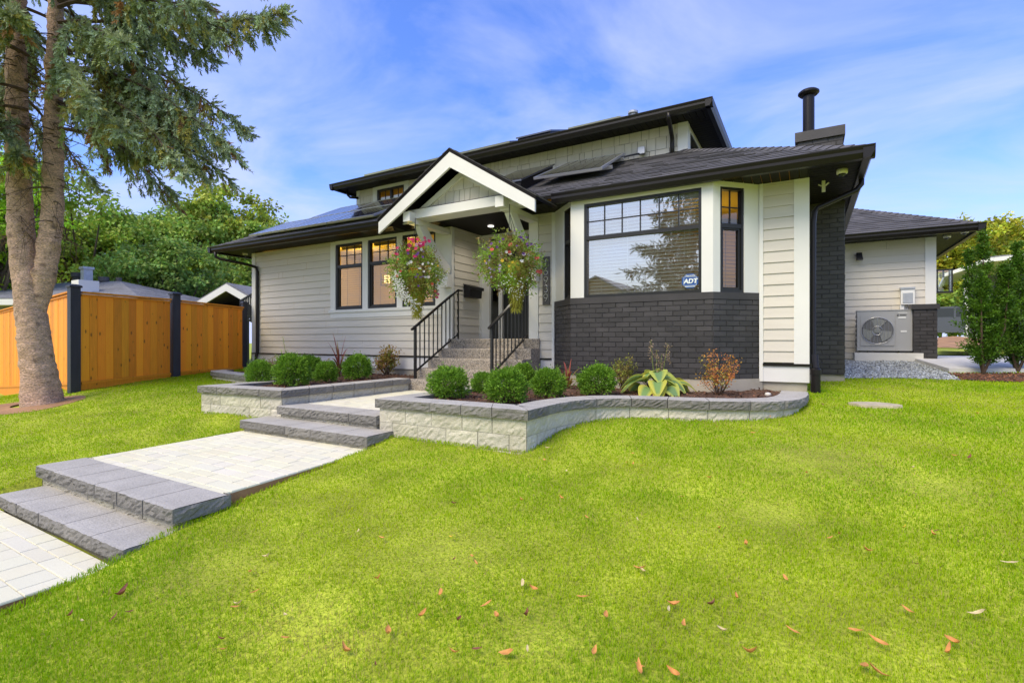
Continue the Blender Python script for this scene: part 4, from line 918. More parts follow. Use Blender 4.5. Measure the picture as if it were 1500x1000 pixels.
for i in range(4):
    for j, (ya, yb) in enumerate(((7.5, 8.5), (8.56, 9.56))):
        x0 = -11.9+i*1.42+(.9 if j else 0); x1 = x0+1.38
        if x1 > -6.4: continue
        solar([onroof(x0, ya, .12), onroof(x1, ya, .12), onroof(x1, yb, .12), onroof(x0, yb, .12)], ('lower' if not j else 'upper')+' row solar panel on the left roof, '+('nearest the hip' if i == 0 else 'second from the hip' if i == 1 else 'third from the hip' if i == 2 else 'nearest the porch gable'), 'solar panels')
for i in range(4):
    x0 = -10.1+i*1.12; up = lambda x, y: (x, y, 5.7+(y-9.3)*.3636+.11)
    solar([up(x0, 9.55), up(x0+1.08, 9.55), up(x0+1.08, 11.2), up(x0, 11.2)], 'solar panel lying edge-on along the upper roof, '+['leftmost', 'second from the left', 'third from the left', 'fourth, next to the skylight'][i], 'solar panels')
solar([up(-4.3, 9.7), up(-3.2, 9.7), up(-3.2, 11.3), up(-4.3, 11.3)], 'solar panel alone on the upper roof right of the skylight', 'solar panels')
def skylight(x0, x1, y0, y1, zf, h, label):
    t = thing('skylight', label, 'skylight', ((x0+x1)/2, (y0+y1)/2, zf(x0, y0)), 'dark skylights'); b = MB()
    A = [(x0, y0), (x1, y0), (x1, y1), (x0, y1)]; b.hexa([(x, y, zf(x, y)-.02) for x, y in A]+[(x, y, zf(x, y)+h) for x, y in A]); b.build('curb', M['gutter'], t)
    b = MB(); e = .03; A = [(x0-e, y0-e), (x1+e, y0-e), (x1+e, y1+e), (x0-e, y1+e)]; b.hexa([(x, y, zf(x, y)+h+.004) for x, y in A]+[(x, y, zf(x, y)+h+.035) for x, y in A]); b.build('lid', M['panel'], t)
skylight(-5.35, -4.52, 8.05, 9.4, lambda x, y: ez(x)+.5*(y-EY), .2, 'black box skylight squeezed between the porch gable and the tilted solar panel')
skylight(-5.55, -4.75, 9.75, 11.2, lambda x, y: 5.7+(y-9.3)*.3636, .13, 'black box skylight standing on the upper roof')
t = thing('roof_vent', 'small galvanised vent near the right end of the upper roof', 'vent', (-3.0, 9.7, 5.85)); b = MB(); b.lathe((-2.95, 9.75, 5.83), [(.06, 0), (.06, .12), (.1, .13), (.1, .17), (.03, .2)], 12); b.build('cowl', M['galv'], t); b = MB(); b.box(-3.3, -3.05, 9.7, 9.85, 5.84, 5.93); b.build('junction_box', M['galv'], t)
t = thing('conduit_box', 'small junction box with a cable below the upper shingle wall', 'junction box', (-2.75, 9.6, 5.1)); b = MB(); b.box(-2.83, -2.7, 9.66, 9.74, 5.12, 5.25); b.build('box', M['galv'], t); b = MB(); b.tube([(-2.8, 9.65, 5.12), (-2.95, 9.5, 5.06), (-3.2, 9.35, 4.99), (-3.5, 9.3, 4.93)], .018, 6); b.build('cable', M['black'], t)

# ------------------------------------------------------------------ right side: heat pump, pillar, gravel, slab
t = thing('heat_pump', 'grey outdoor heat pump with a round fan grille on a concrete pad', 'heat pump', (1.37, 13.0, 1.27))
b = MB(); b.box(.91, 1.83, 12.86, 13.2, 1.31, 2.13); b.box(.9, 1.84, 12.85, 13.21, 2.132, 2.15); b.build('cabinet', M['ac'], t)
b = MB(); b.box(.965, 1.535, 12.845, 12.858, 1.41, 2.04); b.box(1.56, 1.564, 12.853, 12.859, 1.33, 2.12, .4); b.build('fan_surround', M['ac'], t)
b = MB(); b.lathe((1.25, 12.83, 1.725), [(.272, 0), (.272, .014)], 40, axis='y'); b.build('fan_opening', M['ac_dark'], t)
b = MB()
for k in range(3):
    a0 = math.radians(90+120*k); pts = [(.05, a0-.5), (.25, a0-.7), (.262, a0), (.24, a0+.45), (.05, a0+.5)]
    A = [(1.25+r*math.cos(a), 12.822+.006*(a-a0)/.6, 1.725+r*math.sin(a)) for r, a in pts]; b.poly(A); b.poly([(x, y+.004, z) for x, y, z in A][::-1])
b.lathe((1.25, 12.815, 1.725), [(.05, 0), (.06, .012)], 16, axis='y'); b.build('fan', M['ac_blade'], t)
b = MB()
for k in range(9): x = 1.25-.24+.06*k; h = math.sqrt(max(.0, .268**2-(x-1.25)**2)); b.tube([(x, 12.805, 1.725-h), (x, 12.805, 1.725+h)], .0028, 5)
for r in (.274, .09): b.tube([(1.25+r*math.cos(a), 12.806, 1.725+r*math.sin(a)) for a in np.linspace(0, 2*PI, 33)], .0035, 5, cap=False)
b.build('grille', M['alu'], t)
b = MB(); b.box(1.6, 1.73, 12.853, 12.859, 1.97, 2.0); b.box(1.6, 1.75, 12.853, 12.859, 2.075, 2.085); b.box(1.64, 1.74, 12.853, 12.859, 1.69, 1.72); b.build('badge', M['white'], t)
b = MB(); b.tube([(1.6+x, 12.852, 2.035+z) for x, z in arc(0, 0, .016, 40, 320, 10)], .004, 5)
for k in range(5): b.box(1.63+k*.022, 1.646+k*.022, 12.851, 12.858, 2.027, 2.044)
b.build('emblem', M['black'], t)
b = MB()
for k in range(7): b.box(.899, .909, 12.88, 13.16, 1.4+k*.1, 1.46+k*.1)
b.build('side_vent', M['ac_dark'], t)
b = MB(); b.tube([(1.84, 12.95, 1.42), (1.93, 12.9, 1.4), (1.95, 12.8, 1.36)], .028, 8); b.build('pipe', M['charcoal'], t)
for x in (1.02, 1.72): b = MB(); b.box(x-.09, x+.09, 12.87, 13.18, 1.27, 1.31); b.build('foot', M['black'], t)
b = MB(); b.box(.86, 1.99, 12.75, 13.3, 1.05, 1.268); tag(b.build('concrete_pad', M['pale_concrete']), 'low concrete pad under the grey heat pump', 'concrete pad')
t = thing('brick_pillar', 'short dark brick pillar with a flat cap at the wing corner', 'pillar', (2.0, 12.9, 1.15))
b = MB(); px0, px1, py0, py1 = 1.84, 2.21, 12.8, 13.17
for i, (p, q) in enumerate((((px0, py0), (px1, py0)), ((px1, py0), (px1, py1)), ((px0, py1), (px0, py0)))): bricks(b, p, q, 1.15, 2.14, 80+i, phase=i)
b.build('shaft', M['brick'], t); b = MB(); b.box(px0-.035, px1+.035, py0-.035, py1+.035, 2.142, 2.24); b.build('cap', M['brick'], t)
t = thing('electric_meter', 'pale electric meter box on the wing wall above the pillar', 'meter', (1.83, 13.43, 2.3)); b = MB(); b.box(1.71, 1.94, 13.36, 13.485, 2.28, 2.6); b.build('meter_box', M['white'], t); b = MB(); b.box(1.74, 1.91, 13.35, 13.362, 2.31, 2.52); b.build('meter_face', M['galv'], t); b = MB(); b.box(1.7, 1.95, 13.34, 13.49, 2.602, 2.64); b.build('meter_hood', M['galv'], t)
b = MB(); b.box(1.7, 1.77, 13.4, 13.48, 1.2, 2.278); b.build('conduit', M['white'], t)
def flat(name, P, zf, mat, th, kind=None, st=.12, amp=.0, seed=3):
    P = np.array(P, float); xs = np.arange(P[:, 0].min(), P[:, 0].max()+st, st); ys = np.arange(P[:, 1].min(), P[:, 1].max()+st, st); X, Y = np.meshgrid(xs, ys)
    ins = inpoly(X, Y, P); nx = len(xs); Z = zf(X, Y)+rng.normal(0, 1, X.shape)*amp; V = np.stack([X, Y, Z], -1).reshape(-1, 3); i = np.arange(len(ys)-1)[:, None]*nx+np.arange(nx-1)[None]
    F = np.stack([i, i+1, i+nx+1, i+nx], -1).reshape(-1, 4); F = F[ins.reshape(-1)[F].sum(1) >= 3]
    return tag(npmesh(name, V, F, mat, np.repeat(rng.uniform(.6, 1.3, (len(V), 1)), 3, 1), origin=(0, 0, 0)), kind=kind)
go = flat('gravel_base', [(x, y) for x, y in GRAVEL], lambda X, Y: gz(X, Y)-.015, M['gravel'], 0, 'structure')
def chips(name, poly, n, size, zf, mat, colf, label, cat, flatn=.4):
    P = np.array(poly); X = rng.uniform(P[:, 0].min(), P[:, 0].max(), n*3); Y = rng.uniform(P[:, 1].min(), P[:, 1].max(), n*3); k = inpoly(X, Y, P); X, Y = X[k][:n], Y[k][:n]; n = len(X)
    C = np.stack([X, Y, zf(X, Y)+rng.uniform(-.004, .012, n)], 1)
    q = np.array([[1, 0, 0], [-.5, .9, 0], [-.5, -.9, 0], [0, 0, .7], [0.2, .1, -.7]]); R = rng.normal(size=(n, 3, 3)); R, _ = np.linalg.qr(R)
    s = rng.uniform(*size, n); pts = np.einsum('nij,kj->nki', R, q)*s[:, None, None]*np.array([1, 1, .7]); V = (C[:, None]+pts).reshape(-1, 3)
    f = np.array([[0, 1, 3], [1, 2, 3], [2, 0, 3], [1, 0, 4], [2, 1, 4], [0, 2, 4]]); F = (np.arange(n)[:, None, None]*5+f[None]).reshape(-1, 3)
    return tag(npmesh(name, V, F, mat, np.repeat(colf(n), 5, 0), origin=(0, 0, 0)), label, cat, kind='stuff')
chips('gravel', GRAVEL, 9000, (.014, .03), gz, M['gravel'], lambda n: np.repeat(rng.uniform(.45, 1.75, (n, 1)), 3, 1), 'grey blue crushed gravel in front of the heat pump', 'gravel')
flat('mulch_bed', BED, lambda X, Y: gz(X, Y)+.0, M['mulch'], 0, 'structure')
chips('bark_mulch', BED, 5000, (.012, .035), gz, M['mulch'], lambda n: rng.uniform(.6, 2.4, (n, 1))*np.array([[1.2, 1, .9]]), 'reddish bark mulch under the columnar evergreens', 'mulch')
b = MB(); top = [(2.05, 11.0, 1.05), (9, 13.5, 1.1), (9, 15.2, 1.17), (1.85, 15.2, 1.17), (1.85, 12.8, 1.165)]
b.poly(top); 
for i in range(5): j = (i+1) % 5; b.poly([(*top[i][:2], .8), (*top[j][:2], .8), top[j], top[i]])
tag(b.build('driveway', M['pale_concrete']), kind='structure')
b = MB(); n = 14; P = [(.66+.24*math.cos(2*PI*k/n)*(1+.08*math.sin(3*k)), 6.95+.2*math.sin(2*PI*k/n)*(1+.1*math.cos(2*k))) for k in range(n)]; zz = float(gz(.66, 6.95))
b.poly([(x, y, zz+.03) for x, y in P])
for i in range(n): j = (i+1) % n; b.poly([(*P[i], zz-.05), (*P[j], zz-.05), (*P[j], zz+.03), (*P[i], zz+.03)])
tag(b.build('stepping_stone', M['slab_stone']), 'flat pale stone sunk in the lawn near the corner standpipe', 'stone')
b = MB(); b.lathe((-.42, 7.0, .82), [(.02, 0), (.04, .02), (.03, .045), (.008, .05)], 9); tag(b.build('pebble', M['stonemat'], smooth=True), 'single white pebble on the mulch near the curved planter end', 'stone')

# ------------------------------------------------------------------ cedar fence with navy posts
def fence(p0, p1, zt0, zt1, zb0, zb1, label, seed, bw=.14):
    t = thing('fence', label, 'fence', (p0[0], p0[1], zb0), 'cedar board fence runs'); fr = frame2(p0, p1); L = fr[3]; r = random.Random(seed); b = MB(); n = round(L/bw)
    zt = lambda u: zt0+(zt1-zt0)*u/L; zb = lambda u: zb0+(zb1-zb0)*u/L
    for k in range(n):
        u0, u1 = L*k/n+.002, L*(k+1)/n-.002; o = r.uniform(0, .006); c = r.uniform(.78, 1.22); c = (c, c*r.uniform(.86, 1.1), c*.9)
        b.hexa([wp(fr, u0, o, zb(u0)+.17), wp(fr, u1, o, zb(u1)+.17), wp(fr, u1, -.02, zb(u1)+.17), wp(fr, u0, -.02, zb(u0)+.17), wp(fr, u0, o, zt(u0)-.04), wp(fr, u1, o, zt(u1)-.04), wp(fr, u1, -.02, zt(u1)-.04), wp(fr, u0, -.02, zt(u0)-.04)], c)
    b.build('boards', M['wood'], t); b = MB()
    def rail(o1, o0, za, zc, fz): b.hexa([wp(fr, 0, o1, fz(0)+za), wp(fr, L, o1, fz(L)+za), wp(fr, L, o0, fz(L)+za), wp(fr, 0, o0, fz(0)+za), wp(fr, 0, o1, fz(0)+zc), wp(fr, L, o1, fz(L)+zc), wp(fr, L, o0, fz(L)+zc), wp(fr, 0, o0, fz(0)+zc)], .85)
    rail(.06, -.07, -.025, .005, zt); rail(.03, -.05, -.075, -.04, zt); b.build('top_rail', M['wood'], t); b = MB(); rail(.035, -.05, .12, .168, zb); rail(.012, -.03, -.15, .118, zb); b.build('kick_board', M['wood'], t)
def fpost(x, y, zb, zt, label, w=.075):
    t = thing('fence_post', label, 'fence post', (x, y, zb), 'navy fence posts'); b = MB(); b.box(x-w, x+w, y-w, y+w, zb-.2, zt-.055); b.build('shaft', M['navy'], t); b = MB(); b.box(x-w-.02, x+w+.02, y-w-.02, y+w+.02, zt-.053, zt-.02); b.hexa([(x-w-.02, y-w-.02, zt-.02), (x+w+.02, y-w-.02, zt-.02), (x+w+.02, y+w+.02, zt-.02), (x-w-.02, y+w+.02, zt-.02), (x-.04, y-.04, zt+.01), (x+.04, y-.04, zt+.01), (x+.04, y+.04, zt+.01), (x-.04, y+.04, zt+.01)]); b.build('post_cap', M['navy'], t)
PA, PB, PC = (-11.62, 3.95), (-11.85, 5.78), (-12.28, 7.6)
fpost(*PA, .58, 2.54, 'thick navy corner post nearest the spruce trunk'); fpost(*PB, .68, 2.56, 'navy post in the middle of the cedar fence'); fpost(*PC, .7, 2.5, 'navy post where the fence meets the house', .05)
fence((PA[0], PA[1]+.1), (PB[0], PB[1]-.1), 2.42, 2.41, .58, .66, 'orange stained cedar fence run between the navy corner post and the middle post', 1)
fence((PB[0]-.01, PB[1]+.1), (PC[0]+.02, PC[1]-.06), 2.4, 2.36, .68, .7, 'short orange stained cedar fence run ending at the house', 2)
fence((-22.5, 5.5), (PA[0]-.1, PA[1]), 2.38, 2.42, -.1, .58, 'orange stained cedar fence run behind the spruce trunk', 3)

# ------------------------------------------------------------------ conifers
def needles(P, D, L, K=9, nl=.05, nw=.016):
    """tufts of flat needle wedges along short twigs -> V,F (twig-major)"""
    n = len(P); D = unit(D); a = unit(np.cross(D, unit(rdir(n)))); b = np.cross(D, a)
    t = np.linspace(.05, 1, K)[None, :]+rng.uniform(-.05, .05, (n, K)); ph = rng.uniform(0, 6.28, (n, 1))+np.arange(K)[None]*2.4
    rad = a[:, None]*np.cos(ph)[..., None]+b[:, None]*np.sin(ph)[..., None]
    base = P[:, None]+D[:, None]*(t*L[:, None])[..., None]
    dr = unit(D[:, None]*.8+rad*(1.05-.75*t)[..., None]); sd = unit(np.cross(dr, rad+rng.normal(0, .3, rad.shape)))
    ln = nl*rng.uniform(.75, 1.25, (n, K, 1)); w = nw*rng.uniform(.7, 1.3, (n, K, 1))
    V = np.stack([base+sd*w/2, base-sd*w/2, base+dr*ln], 2).reshape(-1, 3); return V, np.arange(n*K*3).reshape(-1, 3)
def branch_path(p, az, L, rise, droop, tip, n=14):
    s = np.linspace(0, 1, n); h = np.array([math.cos(az), math.sin(az), 0]); sd = np.array([-h[1], h[0], 0])
    z = L*(rise*s-droop*s**2+tip*s**3); w = L*.06*np.sin(s*3+az*3)*s
    return p+h*(s*L)[:, None]*.97+sd*w[:, None]+np.array([0, 0, 1])*z[:, None]
class Conifer:
    def __init__(s): s.P = []; s.D = []; s.L = []; s.c = []; s.wood = MB()
    def branch(s, p, az, L, rise=.1, droop=.6, tip=.22, dens=1., hang=1., sec=.55, bare=.2, thick=.03, tl=.12, tone=1., limbs=True):
        path = branch_path(np.array(p), az, L, rise, droop, tip); n = len(path)
        s.wood.tube(path, [thick*(1-.85*k/(n-1)) for k in range(n)], 5)
        m = int(L*17*dens)+3; u = np.sort(rng.uniform(bare, 1, m)**.9); idx = u*(n-1); i0 = np.minimum(idx.astype(int), n-2); f = (idx-i0)[:, None]
        B = path[i0]*(1-f)+path[i0+1]*f; T = unit(path[i0+1]-path[i0]); side = unit(np.cross(T, [0, 0, 1.]))*np.where(np.arange(m) % 2, 1, -1)[:, None]
        ln = sec*np.clip(rng.normal(1, .28, m), .4, 1.7)*np.clip(1.25-u*.95, .16, 1)*min(1, .35+L*.22)
        out = unit(T*.75+side*rng.uniform(.35, .9, (m, 1)))
        tip_up = np.clip((u-.82)/.18, 0, 1)[:, None]
        for b0, o, l, tu, uu in zip(B, out, ln, tip_up, u):
            q = np.linspace(0, 1, 5)[:, None]; dn = (hang*(.95-.9*tu))*l
            pts = b0+o*l*(q*.85-.25*q**2*hang*(1-tu))-np.array([0, 0, 1])*dn*q**1.6
            if limbs and rng.random() < .6: s.wood.tube(pts, [.007, .006, .005, .004, .003], 3, cap=False)
            k = max(2, int(l/.042*dens)); v = rng.uniform(.12, 1, k); j = np.minimum((v*4).astype(int), 3); g = (v*4-j)[:, None]
            C = pts[j]*(1-g)+pts[j+1]*g; d = unit(pts[j+1]-pts[j]); lat = unit(np.cross(d, rng.normal(size=(k, 3))))
            s.P.append(C); s.D.append(unit(d*.9+lat*rng.uniform(.1, .8, (k, 1))+np.array([0, 0, .12-.1*hang]))); s.L.append(rng.uniform(.7, 1.25, k)*tl)
            h = rng.random(); dead = rng.random() < .06
            base = np.array([.4, .5, .31]) if h < .52 else (np.array([.24, .3, .11]) if h < .82 else np.array([.38, .36, .1]))
            if dead: base = np.array([.34, .19, .08])
            s.c.append(np.repeat((base*tone*rng.uniform(.75, 1.25))[None], k, 0)*rng.uniform(.85, 1.2, (k, 1)))
        k = int(L*34*dens); v = rng.uniform(bare*.8, 1, k)*(n-1.001); j = v.astype(int); g = (v-j)[:, None]; C = path[j]*(1-g)+path[j+1]*g; d = unit(path[j+1]-path[j])
        s.P.append(C); s.D.append(unit(d+np.array([0, 0, .35])+rdir(k)*.75)); s.L.append(rng.uniform(.8, 1.5, k)*tl); s.c.append(np.array([.37, .43, .23])*tone*rng.uniform(.65, 1.25, (k, 1)))
        k = int(12*dens); C = path[-1]+(path[-3]-path[-1])*rng.uniform(0, 1, (k, 1)); T = unit(path[-1]-path[-2])
        s.P.append(C); s.D.append(unit(T+rdir(k)*.5)); s.L.append(np.full(k, tl)); s.c.append(np.repeat(np.array([[.2, .26, .12]])*tone, k, 0))
    def crown(s, parent, K=9, nl=.06, nw=.03):
        P, D, L, c = map(np.concatenate, (s.P, s.D, s.L, s.c)); V, F = needles(P, D, L, K, nl, nw); npmesh('crown', V, F, M['needle'], np.repeat(c, K*3, 0), parent=parent)
        s.wood.build('branches', M['stem'], parent); print('twigs', len(P))
def bark_trunk(parent, pts, rad, n=26, seed=1, flare=0, name='trunk'):
    """tapered trunk with knots and rough bark relief"""
    pts = np.array(pts, float); l = np.r_[0, np.cumsum(np.linalg.norm(np.diff(pts, axis=0), axis=1))]; m = int(l[-1]/.055); q = np.linspace(0, l[-1], m)
    C = np.stack([np.interp(q, l, pts[:, k]) for k in range(3)], 1); R = np.interp(q, l, rad)
    for _ in range(6): C[1:-1] = (C[:-2]+2*C[1:-1]+C[2:])/4
    th = np.linspace(0, 2*PI, n, endpoint=False); T, Q = np.meshgrid(th, q); Rr = np.repeat(R[:, None], n, 1)
    if flare: Rr = Rr*(1+flare*np.exp(-Q/.28)*(1+.35*np.cos(5*T+1)))
    N3 = np.stack([np.cos(T)*3, np.sin(T)*3, Q*5], -1); Rr = Rr*(1+.05*vnoise(N3, 1.6, seed)+.035*vnoise(N3, 5, seed+1))+rng.normal(0, .005, Rr.shape)
    r = np.random.default_rng(seed)
    for k in range(int(l[-1]*9)):
        kt, kq, ks = r.uniform(0, 6.28), r.uniform(.3, l[-1]), r.uniform(.04, .075); dt = np.angle(np.exp(1j*(T-kt)))*np.interp(kq, l, rad); dd = np.hypot(dt, (Q-kq)*1.4)
        Rr += .032*np.exp(-(dd/ks)**2)-.02*np.exp(-(dd/(ks*.42))**2)
    V = np.stack([C[:, None, 0]+Rr*np.cos(T), C[:, None, 1]+Rr*np.sin(T), np.repeat(C[:, 2:3], n, 1)], -1).reshape(-1, 3)
    i = np.arange(m-1)[:, None]*n; k = np.arange(n)[None]; F = np.stack([i+k, i+(k+1) % n, i+n+(k+1) % n, i+n+k], -1).reshape(-1, 4)
    npmesh(name, V, F, M['bark'], parent=parent, smooth=True)
def big_spruce():
    t = thing('spruce_tree', 'tall blue spruce with a forked pinkish trunk and drooping branches by the fence', 'tree', (*TREE, float(gz(*TREE))))
    Rv = np.array([.8634, .5045]); O = lambda off, z, dep=0: (TREE[0]+Rv[0]*off-.5045*dep, TREE[1]+Rv[1]*off+.8634*dep, z)
    A = [O(.05, .45), O(-.02, 1.0), O(-.15, 2.0), O(-.31, 3.3), O(-.37, 4.8), O(-.4, 7.0), O(-.5, 10.5), O(-.5, 13.5)]; Bq = [O(-.12, 1.5, .02), O(-.07, 2.0, .03), O(.03, 2.6, .05), O(.13, 3.5, .08), O(.13, 5.0, .1), O(.17, 7, .1), O(.25, 12.3, .1)]
    bark_trunk(t, A, [.24, .225, .2, .172, .14, .12, .09, .02], flare=.2, seed=3); bark_trunk(t, Bq, [.08, .12, .155, .145, .125, .1, .015], seed=9, n=20)
    c = Conifer(); base_az = math.atan2(Rv[1], Rv[0])
    # the long right-hand boughs seen against the sky
    for (z, L, da, droop, rise, tip) in ((6.75, 3.95, .0, .34, .1, .24), (7.1, 3.75, .1, .36, .05, .24), (7.0, 3.5, -.35, .5, .08, .2), (6.0, 3.3, -.12, .72, .05, .2), (6.3, 3.2, .1, .66, .1, .14), (6.0, 2.7, -.05, .95, .1, .12), (6.0, 2.9, .22, .7, .1, .12), (5.8, 2.5, .05, .7, .08, .16), (5.6, 2.7, .3, .7, .05, .16), (5.6, 2.9, -.3, .8, .08, .14),
                                          (5.3, 2.2, -.5, .6, .05, .2), (5.0, 1.6, .1, .55, 0, .2), (7.9, 3.6, -.1, .4, .08, .2), (8.3, 3.5, .2, .4, .05, .2), (7.6, 3.2, -.55, .45, .05, .2), (6.5, 2.7, -.6, .6, .05, .2), (5.9, 2.4, -.75, .75, .05, .2), (7.2, 2.3, .45, .5, .05, .2)):
        p = O(.3, z); c.branch(p, base_az+da, L, rise, droop, tip, dens=1.05, sec=.54, bare=.16, thick=.034)
    # boughs hanging towards the viewer and to the left
    for (z, L, da, droop) in ((6.2, 2.3, -1.5, .75), (5.6, 1.9, -1.9, .85), (6.8, 2.5, -1.25, .6), (5.3, 1.6, -2.3, .8), (5.0, 1.3, -1.3, .7), (7.2, 2.4, -2.0, .6), (6.4, 2.2, -2.6, .7), (5.8, 2.1, 2.9, .7), (6.9, 2.3, 2.5, .6), (7.5, 2.4, -1.6, .55), (4.6, .9, -1.0, .6), (7.7, 2.2, -.9, .5), (6.6, 1.8, -.95, .6)):
        c.branch(O(-.2, z), base_az+da, L, .06, droop, .2, dens=1.5, sec=.62, bare=.2)
    for k in range(12):      # behind the trunks, thinner
        z = rng.uniform(5.3, 8); c.branch(O(rng.choice((-.35, .27)), z), base_az+rng.uniform(.5, 2.2), rng.uniform(1.6, 2.8), .05, .65, .2, dens=.7, sec=.55)
    for k in range(46):      # upper tree, above the picture
        z = 8+5.2*(k/46); c.branch(O(-.45 if k % 2 else .35, min(z, 12 if not k % 2 else 13.3)), k*2.4, max(.5, 3.3*(1-(z-6)/8)), .1, .5, .22, dens=.5, sec=.55, limbs=False)
    # dead inner twigs
    for k in range(90):
        z = rng.uniform(3.2, 6.8); az = rng.uniform(0, 6.28); p = np.array(O(rng.choice((-.3, .22)), z)); L = rng.uniform(.3, 1.0); pth = branch_path(p, az, L, 0, .5, .1, 6); c.wood.tube(pth, [.012, .01, .008, .006, .005, .003], 4)
        for j in (2, 3, 4): q = pth[j]; c.wood.tube([q, q+rdir(1)[0]*.14-np.array([0, 0, .1]), q+rdir(1)[0]*.2-np.array([0, 0, .28])], [.005, .004, .002], 3)
    c.crown(t)
big_spruce()
def street_conifer(x, y, H, R, label):
    z0 = float(gz(x, y)); t = thing('conifer_tree', label, 'tree', (x, y, z0)); b = MB(); b.tube([(x, y, z0-.2), (x, y, z0+H*.5), (x, y, z0+H)], [.4, .25, .03], 10); b.build('trunk', M['bark'], t); c = Conifer()
    for k in range(105):
        f = (k/105)**.85; z = z0+2.2+f*(H-2.6); c.branch((x, y, z), k*2.4+rng.uniform(-.3, .3), max(.5, R*(1-f)*rng.uniform(.75, 1.1)), .1, .4, .2, dens=.42, sec=.8, bare=.12, tl=.28, limbs=False, tone=.4)
    c.crown(t, 9, .13, .05)
street_conifer(-4.4, -13, 17, 6.4, 'broad dark spruce across the street, mirrored in the big bay pane')

# ------------------------------------------------------------------ broadleaf trees
def broadleaf(x, y, H, R, label, tone, seed, ncl=330, leaf=.2, low=.15, name='maple_tree', per=60, asp=.8, flat=.55, z0=None):
    r = np.random.default_rng(seed); z0 = float(gz(x, y)) if z0 is None else z0; t = thing(name, label, 'tree', (x, y, z0), 'background trees')
    cz = z0+H*(low+(1-low)/2); hz_ = H*(1-low)/2; nl = 9
    lob = np.stack([r.normal(0, .45, nl)*R, r.normal(0, .45, nl)*R, r.uniform(-.55, .75, nl)*hz_], 1); lr = r.uniform(.38, .6, nl)*R; lob[0] = (0, 0, 0); lr[0] = .72*R
    w = lr**2/np.sum(lr**2); li = r.choice(nl, ncl, p=w); d = unit(r.normal(size=(ncl, 3))); d[:, 2] = np.where(d[:, 2] < -.5, -d[:, 2], d[:, 2])
    C = np.array([x, y, cz])+lob[li]+d*(lr[li]*r.uniform(.72, 1.08, ncl))[:, None]*np.array([1, 1, min(asp*hz_/R, 1.5)])
    C = C[C[:, 2] > z0+H*low*.6]; ncl = len(C)
    b = MB(); b.tube([(x, y, z0-.2), (x+.1, y, z0+H*.25), (x, y+.1, z0+H*.5)], [.03*H, .022*H, .012*H], 9); b.build('trunk', M['trunk'], t)
    b = MB()
    for i in range(0, ncl, 5):
        e = C[i]; s = np.array([x, y, z0+H*r.uniform(.2, .45)]); m = s*.45+e*.55+np.array([0, 0, -.05*H]); b.tube([s, m, e], [.008*H, .005*H, .0015*H], 4, cap=False)
    b.build('limbs', M['trunk'], t)
    cl = np.repeat(np.arange(ncl), per); n = len(cl); rad = r.uniform(.55, 1.15, ncl)*R*.19
    off = r.normal(size=(n, 3)); off = off/np.linalg.norm(off, axis=1, keepdims=True)*(r.random((n, 1))**.45); off[:, 2] *= flat; off[:, 2] -= .25*(off[:, 0]**2+off[:, 1]**2)
    P = C[cl]+off*rad[cl][:, None]; A = unit(off+r.normal(0, .6, (n, 3))+[0, 0, -.25]); Nn = unit(r.normal(0, .55, (n, 3))+[0, 0, 1])
    V, F = leaves(P, A, Nn, leaf*r.uniform(.7, 1.3, n), leaf*.75*r.uniform(.7, 1.3, n), .08)
    hue = (1+.27*r.normal(size=(ncl, 1)))[cl]; c = np.array(tone)*np.clip(hue, .6, 1.5)*r.uniform(.8, 1.25, (n, 1)); c[:, 0] *= r.uniform(.8, 1.3, n)
    npmesh('crown', V, F, M['leaf'], np.repeat(c, 4, 0), parent=t)
GA, GB, GC = (.27, .41, .07), (.21, .35, .07), (.35, .44, .06)
def at(px, z): t = (px-750)/740; return (z*(-.5045+t*.8634), z*(.8634+t*.5045))
for (px, z, ytop, R, tone, lab, n) in ((-8, 19, 215, 2.3, (.33, .58, .03), 'bright green tree at the left edge behind the spruce trunk', 260), (120, 27, 262, 3.6, (.29, .42, .05), 'lime green maple rising over the grey neighbour roof, nearest the spruce', 330),
        (205, 31, 268, 4.6, GA, 'broad mid green maple behind the left part of the cedar fence', 420), (285, 35, 283, 4.6, GB, 'dark green maple behind the navy middle post', 400), (345, 30, 318, 2.6, GA, 'loose airy maple with sky gaps above the white porch gable', 150),
        (375, 37, 300, 4.6, GC, 'yellowish green tree just left of the house eave corner', 330), (440, 40, 322, 3.5, GC, 'small light green tree top peeking over the left roof', 200), (60, 33, 300, 4, GB, 'dark green tree seen between the spruce trunks', 260), (250, 24, 350, 3.0, GB, 'low dark green tree filling the gap above the fence', 220)):
    x, y = at(px, z); top = 1.5+(495-ytop)/740*z; broadleaf(x, y, top-.3, R, lab, tone, int(px)+50, n, leaf=.0072*z, low=.12, z0=.3)
for (px, z, ytop, R, tone, lab, n) in ((1395, 38, 345, 4.2, (.46, .46, .04), 'yellow green tree just right of the wing roof', 260), (1440, 36, 322, 4.5, (.42, .46, .04), 'yellow green tree behind the two columnar evergreens', 300), (1510, 34, 335, 4.5, (.38, .44, .05), 'yellowing tree at the right edge above the neighbour carport', 300), (1375, 33, 420, 2.8, (.26, .38, .05), 'low green tree behind the dark pickup', 180), (1600, 33, 330, 4, GA, 'green tree beyond the right edge', 150)):
    x, y = at(px, z); top = 1.5+(495-ytop)/740*z; broadleaf(x, y, top-1.1, R, lab, tone, int(px), n, leaf=.0072*z, low=.1, z0=1.1, name='ash_tree')
